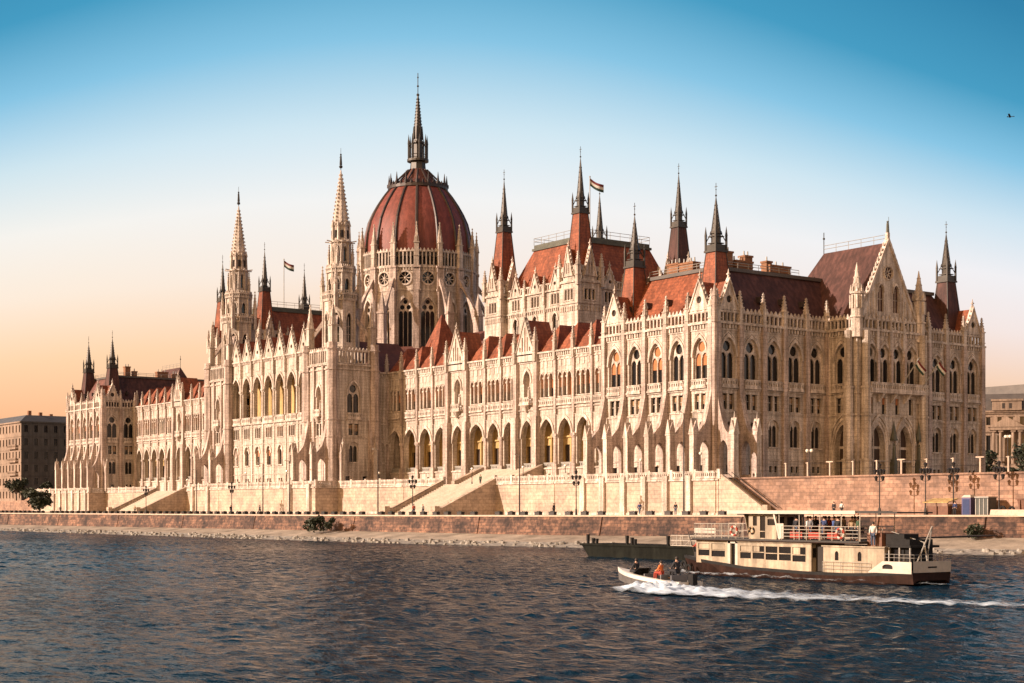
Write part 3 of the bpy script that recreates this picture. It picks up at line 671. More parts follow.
for y in (31.5, 37.4):                        # canopied statues between the doors
    t = MB(fs); t.box(y - .35, y + .35, -.9, 0, 4.3, 7.4); t.cone(y, -.55, 7.4, .32, 9.4, .22, 7); t.ball((y, -.55, 9.65), .2); t.box(y - .42, y + .42, -.95, 0, 10.3, 10.6); t.cone(y, -.5, 10.6, .5, 13.4, .03, 8)
    t.build('statue', ['copper'], BLD)
for x, y in ((6.0, 23.95), (6.0, 38.35)):
    t = MB(); t.cone(x, y, 26.0, 1.0, 32.6, .9, 8, 0, PI / 8); t.cone(x, y, 29.0, 1.15, 29.2, 1.15, 8, 0, PI / 8); t.cone(x, y, 32.6, 1.15, 32.9, 1.15, 8, 0, PI / 8); t.cone(x, y, 32.9, .85, 37.4, .05, 8, 0, PI / 8)
    for a in range(8):
        t.box(x + .95 * math.cos(a * PI / 4) - .14, x + .95 * math.cos(a * PI / 4) + .14, y + .95 * math.sin(a * PI / 4) - .14, y + .95 * math.sin(a * PI / 4) + .14, 30.4, 32.4)
        t.sq(x + .9 * math.cos(a * PI / 4), y + .9 * math.sin(a * PI / 4), 32.8, .35, 34.0, .03)
        for j in range(1, 4): t.box(x + (.8 - .19 * j) * math.cos(a * PI / 4) - .07, x + (.8 - .19 * j) * math.cos(a * PI / 4) + .07, y + (.8 - .19 * j) * math.sin(a * PI / 4) - .07, y + (.8 - .19 * j) * math.sin(a * PI / 4) + .07, 32.9 + j * 1.05, 33.1 + j * 1.05)
    t.build('turret', ['trim'], BLD)
# the great gable
g = MB(fs); uc, half, zb, zp = 31.15, 6.3, 29.3, 41.2
top = lambda u: zp - (zp - zb) * abs(u - uc) / half
hs = [H_arch(uc - 1.75, 1.25, 30.3, 34.6, 1.0), H_circ(uc, 36.4, .98, 14), H_arch(uc + 1.75, 1.25, 30.3, 34.6, 1.0)]
panel(g, uc - half, uc + half, zb, top, .3, hs, .35)
for h in hs: fill(g, h, .66, 1)
for h in (hs[0], hs[2]): hood(g, h, .22, .15, 0, .3); g.box(h['uc'] - .05, h['uc'] + .05, .45, .55, 30.3, 34.0); g.box(h['uc'] - .6, h['uc'] + .6, .45, .55, 32.2, 32.3)
for i in range(8):
    a = PI * i / 4; g.tube((uc + .2 * math.cos(a), .5, 36.4 + .2 * math.sin(a)), (uc + .98 * math.cos(a), .5, 36.4 + .98 * math.sin(a)), .09, 5)
for i in range(16):
    a, b_ = PI * i / 8, PI * (i + 1) / 8; g.tube((uc + 1.08 * math.cos(a), .22, 36.4 + 1.08 * math.sin(a)), (uc + 1.08 * math.cos(b_), .22, 36.4 + 1.08 * math.sin(b_)), .14, 5)
for s_ in (-1, 1):
    e = uc + s_ * half
    g.hull8([(e, .1, zb), (e + s_ * .45, .1, zb), (e + s_ * .45, .9, zb), (e, .9, zb)], [(uc, .1, zp), (uc, .1, zp + .8), (uc, .9, zp + .8), (uc, .9, zp)])
    for i in range(1, 15):
        t = i / 15; g.sq(e + (uc - e) * t + s_ * .5, .5, zb + (zp - zb) * t + .2, .3, zb + (zp - zb) * t + .72, .12)
    for i in range(5): g.box(uc + s_ * (2.75 + .62 * i) - .16, uc + s_ * (2.75 + .62 * i) + .16, .18, .3, 29.8, top(uc + s_ * (2.9 + .62 * i)) - 1.2)
g.box(uc - .25, uc + .25, .2, .7, zp + .5, zp + 1.5)
go = g.build('gable', ['trim', 'glass'], BLD)
st = MB(fs); st.cone(uc, .45, zp + 1.5, .28, zp + 3.0, .2, 7); st.ball((uc, .45, zp + 3.2), .18); st.tube((uc + .25, .45, zp + 1.6), (uc + .25, .45, zp + 4.0), .04, 4); st.build('gable_statue', ['copper'], go)
def transept(xf, xr, xh, name='transept_roof'):
    r = MB(); A, B = 24.9, 37.4
    r.poly([(xf, A, 28.8), (xf, 31.15, 41.2), (xr, 31.15, 41.2), (xh, A, 28.8)]); r.poly([(xf, B, 28.8), (xf, 31.15, 41.2), (xr, 31.15, 41.2), (xh, B, 28.8)])
    r.poly([(xh, A, 28.8), (xr, 31.15, 41.2), (xh, B, 28.8)]); r.poly([(xf, A, 28.8), (xf, B, 28.8), (xf, 31.15, 41.2)])
    o = r.build(name, ['old_shade_tile'], BLD)
    roof_rail('railing', [(xf, 31.15, 41.2), (xr, 31.15, 41.2)], 1.25, o)
    f_ = MB(); f_.tube((xr, 31.15, 41), (xr, 31.15, 44.6), .07, 5); f_.ball((xr, 31.15, 43.6), .2); f_.build('finial', ['spire'], o)
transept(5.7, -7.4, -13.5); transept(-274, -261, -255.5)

# --- river wings
SW = [-106.2, -100.5, -94.7, -89.1, -83.5, -77.1, -71.0, -65.9, -61.0, -54.8, -49.4, -44.2, -39.1, -33.9, -28.8]
NW_ = sorted(-268 - x for x in SW)
WY = 8.5
def wing(ps, gb, xa, xb, bare):
    fr = Wf(WY)
    w = MB(); lo = MB()
    ed = [xa] + ps + [xb]
    for i in range(len(ps) - 1):
        a, b = ps[i], ps[i + 1]; c = (a + b) / 2; wd = b - a
        ww = wd - (2.6 if i in gb else 1.45)
        h = H_arch(c, ww, 7.0, 15.6, min(3.0, ww * .8), 12)
        w.fr = fr; panel(w, a, b, 4.2, 16.6, 0, [h], 1.0)
        hm = MB(fr); hood(hm, h, .42, .2); hm.build('arch_moulding', ['trim'], BLD)
        facade(w, fr, [(a, b, [('niche' if i in gb else 'triple', c)])], 16.6, 27.2, 0., BLD)
        # back wall of the loggia, its door, and the vault
        d = H_rect(c, 1.5, 7.0, 11.2)
        lo.fr = fr; panel(lo, a, b, 7.0, 16.2, 4.6, [d], .3, 0); lo.poly([(a, 1.0, 16.0), (b, 1.0, 16.0), (b, 4.6, 16.0), (a, 4.6, 16.0)], 1)
        for q in (a, b): lo.box(q - .3, q + .3, 3.9, 4.6, 7.0, 15.9, 0)
        lo.cone(c - 1.5, 4.4, 7, .12, 12.5, .12, 6, 0); lo.cone(c + 1.5, 4.4, 7, .12, 12.5, .12, 6, 0); lo.box(c - 1.7, c + 1.7, 4.3, 4.6, 12.5, 12.8, 0)
        dd = MB(fr); dd.box(c - .8, c + .8, 4.9, 4.95, 6.9, 11.3); dd.build('loggia_door', ['door'], BLD)
        rl = MB(fr); slit_rail(rl, c - ww / 2, c + ww / 2, 7.05, 7.75, .45, .12, .4); rl.build('balustrade', ['steel'], BLD)
        if i in gb:
            gable('gable', fr, c, wd - .9, 27.5, 33.8, -.6, BLD, hole=0, lights=5, roof_back=5.5)
            gm = MB(fr); gm.box(c - wd / 2 + .3, c + wd / 2 - .3, -.5, 0, 26.2, 27.5); gm.build('gable_base', ['trim'], BLD)
        else:
            r = MB(fr); y0, y1, y2 = .25, 2.9, 6.5; ze, zr = 27.75, 32.5
            r.poly([(a, y0, ze), (b, y0, ze), (c, y1, zr)]); r.poly([(a, y0, ze), (c, y1, zr), (c, y2, zr), (a, y2, ze)]); r.poly([(b, y0, ze), (c, y1, zr), (c, y2, zr), (b, y2, ze)])
            r.build('bay_roof', ['tile'], BLD)
    for a, b in ((xa, ps[0]), (ps[-1], xb)):
        if b - a > .05: w.fr = fr; panel(w, a, b, 4.2, 27.2, 0, [], 0)
    w.fr = fr
    for i, u in enumerate(ps):
        big = i in gb or i - 1 in gb
        if big: w.box(u - .75, u + .75, -1.0, 0, 4.3, 16.2, 1); w.box(u - .5, u + .5, -.7, 0, 16.2, 27.2, 1)
        else:
            w.box(u - .3, u + .3, -.4, 0, 16.4, 27.0, 1); w.box(u - .62, u + .62, -.5, .3, 4.3, 7.6, 1); w.box(u - .6, u + .6, -.5, .1, 12.4, 12.9, 1)
            w.cone(u, -.05, 7.6, .48, 12.4, .44, 10, 1); w.cone(u, -.2, 12.9, .12, 16.2, .12, 6, 1)
    course(w, fr, xa, xb, 17.3, .22, .22); course(w, fr, xa, xb, 6.7, .25, .2)
    w.build('wall', ['stone', 'pier'], BLD)
    lo.fr = fr; lo.poly([(xa, 0.0, 7.0), (xb, 0.0, 7.0), (xb, 4.6, 7.0), (xa, 4.6, 7.0)], 2)
    lo.build('loggia', ['ochre', 'stone', 'paving'], BLD)
    c = MB(); cornice(c, fr, xa, xb, 0, 27.4); course(c, fr, xa, xb, 25.9, .2, .15); c.build('cornice', ['trim'], BLD)
    for i, u in enumerate(ps): obj('pinnacle', PINW if not (i in gb or i - 1 in gb) else PIN, BLD, fr.P(u, -.3 - (.3 if i in gb or i - 1 in gb else 0), 0), fr.ang)
    m_ = MB(); m_.rect_frustum((xa, xb, WY + 5, 57), 27.4, (xa, xb, WY + 6.0, 50), 32.3, 0); m_.build('roof', ['slate'], BLD)
    e = MB(); e.poly([(xa, 57, 4), (xb, 57, 4), (xb, 57, 27.4), (xa, 57, 27.4)]); e.build('wall', ['stone'], BLD)
wing(SW, (4, 8), -106.2, -26.2, None)
wing(NW_, (len(SW) - 2 - 8, len(SW) - 2 - 4), -241.8, -161.8, None)

# --- central block between the two towers
CY = -4.5; TX = (-110.4, -157.6); HT = 5.2
ca, cb = TX[1] + HT, TX[0] - HT; st_ = (cb - ca) / 7
fr = Wf(CY); w = MB(); lo = MB(fr)
for i in range(7):
    a = ca + st_ * i; b = a + st_; c = (a + b) / 2
    facade(w, fr, [(a, b, [('triplet', c), ('ground', c), ('basement', c)])], 4.2, 18.0, 0., BLD)
    h = H_arch(c, st_ - 1.35, 19.6, 28.4, 3.1, 12); panel(w, a, b, 18.0, 32.0, 0, [h], .9)
    hm = MB(fr); hood(hm, h, .34, .22); hm.box(c - .9, c + .9, -.1, 0, 29.6, 31.6); hm.build('arch_moulding', ['trim'], BLD)
    rl = MB(fr); slit_rail(rl, c - st_ / 2 + .6, c + st_ / 2 - .6, 18.4, 19.5, -.25, .2, .5); rl.build('balustrade', ['trim'], BLD)
    panel(lo, a, b, 19.5, 29.2, 4.4, [H_arch(c, 1.7, 19.6, 25.2, 1.2)], .3, 0); lo.box(c - 1, c + 1, 4.72, 4.8, 19.5, 25.4, 3)
    for q in (c - 1.35, c + 1.35): lo.cone(q, 4.2, 19.5, .16, 26.5, .16, 6, 0)
    gable('gable', fr, c, st_ - 1.1, 32.0, 36.7, -.15, BLD, hole=.42, roof_back=4.)
for i in range(8):
    u = ca + st_ * i
    w.fr = fr; w.cone(u, -.12, 19.5, .34, 25.2, .32, 8, 1); w.box(u - .5, u + .5, -.5, .2, 25.2, 25.6, 1); w.box(u - .22, u + .22, -.35, 0, 25.6, 33, 1); w.box(u - .3, u + .3, -.2, 0, 4.3, 18, 0)
    obj('pinnacle', PINW, BLD, fr.P(u, -.25, 2.6), 0)
for z, h_, p in ((18.0, .3, .35), (13.6, .2, .14), (7.0, .22, .14), (17.35, .18, .12)): course(w, fr, ca, cb, z, h_, p)
w.build('wall', ['stone', 'trim'], BLD)
lo.fr = fr; lo.poly([(ca, .9, 29.0), (cb, .9, 29.0), (cb, 4.4, 29.0), (ca, 4.4, 29.0)], 1); lo.poly([(ca, .0, 19.45), (cb, .0, 19.45), (cb, 4.4, 19.45), (ca, 4.4, 19.45)], 2)
lo.build('loggia', ['ochre', 'stone', 'paving', 'door'], BLD)
c = MB(); dentils(c, fr, ca, cb, 31.4, 31.95, .25); course(c, fr, ca, cb, 31.95, .3, .4); c.build('cornice', ['trim'], BLD)
r = MB(); r.rect_frustum((ca, cb, -3.4, 20), 31.5, (ca + 2, cb - 2, 4, 18), 35.0, 0); r.build('roof', ['slate'], BLD)
b = MB(); b.box(TX[1] - HT + .3, TX[0] + HT - .9, 4.6, 60, 4.2, 27.4, 0); b.build('wall', ['stone'], BLD)
c = MB(); cornice(c, Sf(TX[0] + HT - .88), 4.6, WY, 0, 27.4); c.build('cornice', ['trim'], BLD)
fs_ = Sf(TX[0] + HT - .86); put('pair', fs_, 6.6, BLD); put('ground', fs_, 6.6, BLD)
r = MB(); r.rect_frustum((TX[1] - HT + .8, TX[0] + HT - 1.4, 4.8, 58), 27.5, (-150, TX[0] + HT - 5.5, 9, 54), 32.0, 0); r.build('roof', ['slate'], BLD)
r = MB(); r.sq(-98.2, 16.5, 32.0, 5.6, 39.3, .2); r.build('pyramid_roof', ['tile'], BLD)
r = MB(); r.sq(-169.8, 16.5, 32.0, 5.6, 39.3, .2); r.build('pyramid_roof', ['tile'], BLD)

def ring_frames(cx, cy, rin, n=8, a0=0.):
    for i in range(n):
        a = a0 + 2 * PI * i / n
        yield a, Fr(cx + rin * math.cos(a), cy + rin * math.sin(a), a + PI / 2), 2 * rin * math.tan(PI / n)
TPIN = mk_pinnacle(28.8, 36.4, 41.6, 1.25); TPIN2 = mk_pinnacle(40.5, 45.2, 49.4, .72); TPIN3 = mk_pinnacle(47.0, 50.8, 53.8, .5)
def tower(cx, visible_south=True):
    T = BLD
    fw, fs = Wf(-HT), Sf(cx + HT); w = MB()
    facade(w, fw, [(cx - HT, cx + HT, [('niche', cx), ('pair', cx), ('slot', cx)])], 4.2, 28.8, 0, T)
    facade(w, fs, [(-HT, 4.6, [('gothic', -.2), ('pair', -.2), ('ground', -.2), ('opening', 2.4), ('opening', -1.6)])], 4.2, 28.8, 0, T)
    w.fr = ID; w.poly([(cx - HT, -HT, 4.2), (cx - HT, 4.6, 4.2), (cx - HT, 4.6, 28.8), (cx - HT, -HT, 28.8)]); w.poly([(cx - HT, 4.6, 27), (cx + HT, 4.6, 27), (cx + HT, 4.6, 28.8), (cx - HT, 4.6, 28.8)])
    w.poly([(cx - HT, -HT, 28.75), (cx + HT, -HT, 28.75), (cx + HT, 4.6, 28.75), (cx - HT, 4.6, 28.75)])
    for fr_, a, b in ((fw, cx - HT, cx + HT), (fs, -HT, 4.6)):
        courses(w, fr_, a, b); course(w, fr_, a, b, 27.6, .3, .25); course(w, fr_, a, b, 28.5, .3, .4)
    for u in (cx - 4.3, cx - 1.9, cx + 1.9, cx + 4.3): pier(w, fw, u, 4.3, 28.6, .7, .4)
    w.build('wall', ['stone', 'pier'], T)
    for fr_, a, b in ((fw, cx - HT + .5, cx + HT - .5), (fs, -HT + .5, 4.2)):
        p = MB(); parapet(p, fr_, a, b, -.1, 28.9, 31.7, True, .75); p.build('gallery', ['trim'], T)
    for u in (cx - 4.0, cx + 4.0): obj('buttress', BUT, T, fw.P(u, 0, 0), 0)
    for y in (-3.9, 3.6): obj('buttress', BUTS, T, fs.P(y, 0, 0), HP)
    for x, y in ((cx - HT, -HT), (cx + HT, -HT), (cx + HT, 4.6)):
        t = MB(); t.cone(x, y, 4.2, 1.15, 33.0, 1.0, 8, 0, PI / 8)
        for z in (14.0, 17.4, 27.5, 31.6): t.cone(x, y, z, 1.25, z + .25, 1.25, 8, 0, PI / 8)
        t.build('corner_turret', ['pier'], T)
    for sx in (-1, 1):
        for sy in (-1, 1):
            x, y = cx + sx * 4.75, -.2 + sy * 4.5; obj('tower_pinnacle', TPIN, T, (x, y, 0), 0)
            a = MB(); ix, iy = cx + sx * 2.3, -.2 + sy * 2.3; dx, dy = .25 * sy, -.25 * sx
            a.hull8([(x - dx, y - dy, 33.4), (x + dx, y + dy, 33.4), (x + dx, y + dy, 34.6), (x - dx, y - dy, 34.6)], [(ix - dx, iy - dy, 37.6), (ix + dx, iy + dy, 37.6), (ix + dx, iy + dy, 38.9), (ix - dx, iy - dy, 38.9)]); a.build('flying_buttress', ['pier'], T)
            obj('tower_pinnacle', TPIN2, T, (cx + sx * 2.75, -.2 + sy * 2.75, 0), 0); obj('tower_pinnacle', TPIN3, T, (cx + sx * 1.75, -.2 + sy * 1.75, 0), 0)
    cy = -.2
    for rin, z0, z1, kn, gl in ((3.3, 28.8, 42.0, 'octagon', (42.0, 43.3)), (2.55, 42.4, 48.0, 'belfry', (47.6, 48.8)), (1.75, 48.2, 54.0, 'belfry2', None)):
        w = MB(); g = MB()
        for i, (a, fr_, wd) in enumerate(ring_frames(cx, cy, rin)):
            vis = i in (0, 4, 5, 6, 7)
            if vis: facade(w, fr_, [(-wd / 2, wd / 2, [(kn, 0)])], z0, z1, 0, T)
            else: w.fr = fr_; panel(w, -wd / 2, wd / 2, z0, z1, 0, [], 0)
            w.fr = fr_; w.box(-wd / 2 - .22, -wd / 2 + .22, -.18, .2, z0, z1, 0)
            course(w, fr_, -wd / 2, wd / 2, z1 - .15, .3, .3); course(w, fr_, -wd / 2, wd / 2, z0 + (z1 - z0) * .28, .16, .12)
            if gl: g.fr = fr_; g_w = wd * (1 + .35 / rin); parapet(g, fr_, -g_w / 2, g_w / 2, -.35, gl[0] + .1, gl[1], True, .42)
        w.fr = ID; w.cone(cx, cy, z1 - .1, rin * 1.08, z1, rin * 1.08, 8, 0, PI / 8)
        w.build('tower_stage', ['stone'], T)
        if gl: g.build('tower_gallery', ['trim'], T)
    s_ = MB(); s_.cone(cx, cy, 53.9, 2.35, 54.3, 2.35, 8, 0, PI / 8); s_.cone(cx, cy, 54.2, 1.75, 57.2, 1.7, 8, 0, PI / 8)
    for a in range(8):
        c_, n_ = math.cos(a * PI / 4), math.sin(a * PI / 4)
        s_.tube((cx + 2.2 * c_, cy + 2.2 * n_, 54.1), (cx + 3.3 * c_, cy + 3.3 * n_, 54.25), .12, 4)
        s_.sq(cx + 1.8 * c_, cy + 1.8 * n_, 54.2, .5, 57.3, .3); s_.sq(cx + 1.8 * c_, cy + 1.8 * n_, 57.3, .55, 58.6, .03)
        e_ = a * PI / 4 + PI / 8; s_.box(cx + 1.62 * math.cos(e_) - .25, cx + 1.62 * math.cos(e_) + .25, cy + 1.62 * math.sin(e_) - .25, cy + 1.62 * math.sin(e_) + .25, 54.9, 56.4, 1)
    so = s_.build('spire_base', ['trim', 'dark'], T)
    p = MB(); p.cone(cx, cy, 57.2, 1.75, 68.9, .10, 8, 0, PI / 8)
    for j in range(14):
        t = j / 14; z = 57.5 + 11.0 * t; r_ = 1.75 * (1 - (z - 57.2) / 11.9) + .1
        for a in range(8):
            e_ = a * PI / 4 + PI / 8; p.sq(cx + r_ * math.cos(e_), cy + r_ * math.sin(e_), z, .34 - .16 * t, z + .34, .12)
    p.build('stone_spire', ['trim'], T)
    f_ = MB(); f_.tube((cx, cy, 68.6), (cx, cy, 70.0), .07, 5); f_.ball((cx, cy, 69.6), .38); f_.cone(cx, cy, 70.0, .28, 71.9, .16, 6); f_.ball((cx, cy, 72.1), .2); f_.tube((cx, cy, 72), (cx, cy, 73.4), .04, 4); f_.tube((cx - .5, cy, 71.6), (cx + .3, cy, 71.2), .06, 4)
    f_.build('spire_figure', ['iron'], T)
for x in TX: tower(x)

# --- dome
DX, DY = -134.0, 33.4; RD = 13.1
w = MB(); g = MB()
for i, (a, fr_, wd) in enumerate(ring_frames(DX, DY, RD, 16)):
    dang = (a + R(32.3) + PI) % (2 * PI) - PI
    if abs(dang) < R(112): facade(w, fr_, [(-wd / 2, wd / 2, [('drum', 0), ('rose', 0)])], 28, 55.2 + DZ, 0, BLD)
    else: w.fr = fr_; panel(w, -wd / 2, wd / 2, 28, 55.2 + DZ, 0, [], 0)
    for z, h_, p_ in ((49.7 + DZ, .3, .18), (33.6, .4, .3), (54.9 + DZ, .35, .35)): course(w, fr_, -wd / 2, wd / 2, z, h_, p_)
    dentils(w, fr_, -wd / 2, wd / 2, 54.2 + DZ, 54.85 + DZ, .25, 0, .6)
    g_ = MB(); parapet(g_, fr_, -wd / 2 + .35, wd / 2 - .35, -.15, 55.3 + DZ, 58.7 + DZ, True, .85); g_.box(-wd / 2, wd / 2, 1.2, 1.25, 55.3 + DZ, 58.3 + DZ, 1); g_.build('dome_gallery', ['trim', 'dark'], BLD)
w.build('drum_wall', ['stone'], BLD)
w = MB()
DPIN = mk_pinnacle(52.6, 58.4, 63.2, 1.0)
for i in range(16):
    a = 2 * PI * (i + .5) / 16; c_, s_ = math.cos(a), math.sin(a); fr_ = Fr(DX + 13.2 * c_, DY + 13.2 * s_, a + PI / 2)
    p = MB(fr_); p.box(-.8, .8, -.75, .5, 28, 55.0 + DZ); p.box(-.95, .95, -.9, .5, 49.6 + DZ, 50.0 + DZ); p.box(-.95, .95, -.9, .5, 54.8 + DZ, 55.2 + DZ); p.box(-.55, .55, -.95, -.7, 28, 48); p.build('drum_pier', ['pier'], BLD)
    obj('dome_pinnacle', DPIN, BLD, fr_.P(0, -.25, 0), fr_.ang)
    if i not in (1, 6, 9, 14):
        f_ = MB(fr_); h = .42
        # pier standing out on the roof, its pinnacle, and the raking arch
        f_.box(-.75, .75, -6.9, -5.3, 28, 42.4); f_.sq(0, -6.1, 42.4, 1.5, 47.2, .05); f_.box(-.9, .9, -7.05, -5.15, 42.1, 42.5); f_.box(-.85, .85, -7.0, -5.2, 36.5, 36.8)
        n = 8
        for j in range(n):
            t0, t1 = j / n, (j + 1) / n
            zt0, zt1 = 43.2 + 8.0 * t0, 43.2 + 8.0 * t1; ar = lambda t: 37.2 + 11.8 * math.sin(t * PI / 2) ** .8
            y0, y1 = -5.5 + 5.0 * t0, -5.5 + 5.0 * t1
            f_.hull8([(-h, y0, ar(t0)), (h, y0, ar(t0)), (h, y0, zt0), (-h, y0, zt0)], [(-h, y1, ar(t1)), (h, y1, ar(t1)), (h, y1, zt1), (-h, y1, zt1)], 0)
        f_.build('flying_buttress', ['pier'], BLD)
# skirt roof round the drum
w = MB(); w.cone(DX, DY, 4.2, 21.0, 31.0, 21.0, 16, 0, PI / 16); w.cone(DX, DY, 31.0, 21.3, 31.5, 21.3, 16, 0, PI / 16); w.cone(DX, DY, 31.5, 20.8, 35.5, 13.4, 16, 1, PI / 16); w.build('drum_base', ['stone', 'slate'], BLD)
PR = [(56.6, 12.55), (59.4, 12.3), (61.8, 12.0), (64.8, 11.25), (67.0, 10.25), (69.0, 9.1), (71.0, 7.75), (72.8, 6.3)]
dm = MB(); n = 64
for (z0, r0), (z1, r1) in zip(PR[:-1], PR[1:]):
    for i in range(n):
        a0, a1 = 2 * PI * i / n, 2 * PI * (i + 1) / n
        dm.poly([(DX + r0 * math.cos(a0), DY + r0 * math.sin(a0), z0), (DX + r0 * math.cos(a1), DY + r0 * math.sin(a1), z0), (DX + r1 * math.cos(a1), DY + r1 * math.sin(a1), z1), (DX + r1 * math.cos(a0), DY + r1 * math.sin(a0), z1)])
me = dm.mesh('dome', ['dometile'])
bm = bmesh.new(); bm.from_mesh(me); bmesh.ops.remove_doubles(bm, verts=bm.verts, dist=.01); bmesh.ops.recalc_face_normals(bm, faces=bm.faces); bm.to_mesh(me); bm.free()
for p_ in me.polygons: p_.use_smooth = True
dome = obj('dome', me, BLD)
for i in range(16):
    a = 2 * PI * (i + .5) / 16; rb = MB()
    for (z0, r0), (z1, r1) in zip(PR[:-1], PR[1:]): rb.tube((DX + (r0 + .05) * math.cos(a), DY + (r0 + .05) * math.sin(a), z0), (DX + (r1 + .05) * math.cos(a), DY + (r1 + .05) * math.sin(a), z1), .34, 6)
    rb.build('rib', ['rib'], dome)
w = MB(); w.cone(DX, DY, 55.6, 12.9, 56.65, 12.6, 32); w.build('dome_gutter', ['lead'], dome)
cr = MB(); cr.cone(DX, DY, 72.5, 6.9, 73.2, 6.9, 32, 0)
for i in range(16):
    a = 2 * PI * (i + .5) / 16; x, y = DX + 6.6 * math.cos(a), DY + 6.6 * math.sin(a); cr.sq(x, y, 73.1, .55, 76.0, .05); cr.box(x - .35, x + .35, y - .35, y + .35, 73.1, 73.9)
    b_ = 2 * PI * i / 16; x, y = DX + 6.6 * math.cos(b_), DY + 6.6 * math.sin(b_); cr.sq(x, y, 73.1, .7, 74.2, .05)
    cr.tube((DX + 6.3 * math.cos(a), DY + 6.3 * math.sin(a), 73.3), (DX + 2.3 * math.cos(a), DY + 2.3 * math.sin(a), 77.2), .2, 5)
cr.build('crown', ['rib'], dome)
cc = MB(); cc.cone(DX, DY, 73.0, 6.4, 74.9, 4.1, 32); cc.cone(DX, DY, 74.9, 4.1, 77.3, 2.2, 32); cc.build('upper_cone', ['slate'], dome)
l = MB(); l.cone(DX, DY, 77.0, 1.9, 79.2, 1.7, 8); l.cone(DX, DY, 79.2, 2.5, 79.7, 2.5, 16)
for i in range(8):
    a = 2 * PI * (i + .5) / 8; x, y = DX + 2.15 * math.cos(a), DY + 2.15 * math.sin(a); l.box(x - .16, x + .16, y - .16, y + .16, 79.6, 83.2); l.sq(x, y, 83.2, .4, 85.4, .03); l.tube((x, y, 82.4), (DX + 1.0 * math.cos(a), DY + 1.0 * math.sin(a), 84.0), .1, 4)
    l.tube((x, y, 80.7), (DX + 2.15 * math.cos(a + PI / 4), DY + 2.15 * math.sin(a + PI / 4), 80.7), .08, 4)
l.cone(DX, DY, 79.7, 1.1, 83.5, 1.05, 8); l.cone(DX, DY, 83.4, 1.5, 83.8, 1.5, 8); l.cone(DX, DY, 83.8, 1.05, 86.6, .95, 8)
for i in range(8):
    a = 2 * PI * i / 8; l.sq(DX + 1.05 * math.cos(a), DY + 1.05 * math.sin(a), 84.4, .4, 87.4, .04)
l.build('dome_lantern', ['spire'], dome)
s_ = MB(); s_.cone(DX, DY, 86.6, .95, 94.4, .2, 8)
for j in range(10):
    z = 87 + .72 * j; r_ = .95 - .75 * (z - 86.6) / 7.8
    for a in range(8): s_.box(DX + r_ * math.cos(a * PI / 4) - .09, DX + r_ * math.cos(a * PI / 4) + .09, DY + r_ * math.sin(a * PI / 4) - .09, DY + r_ * math.sin(a * PI / 4) + .09, z, z + .22)
s_.tube((DX, DY, 94.2), (DX, DY, 99.6), .09, 6); s_.ball((DX, DY, 94.6), .36); s_.ball((DX, DY, 96.6), .26); s_.ball((DX, DY, 98.6), .2); s_.build('dome_needle', ['spire'], dome)

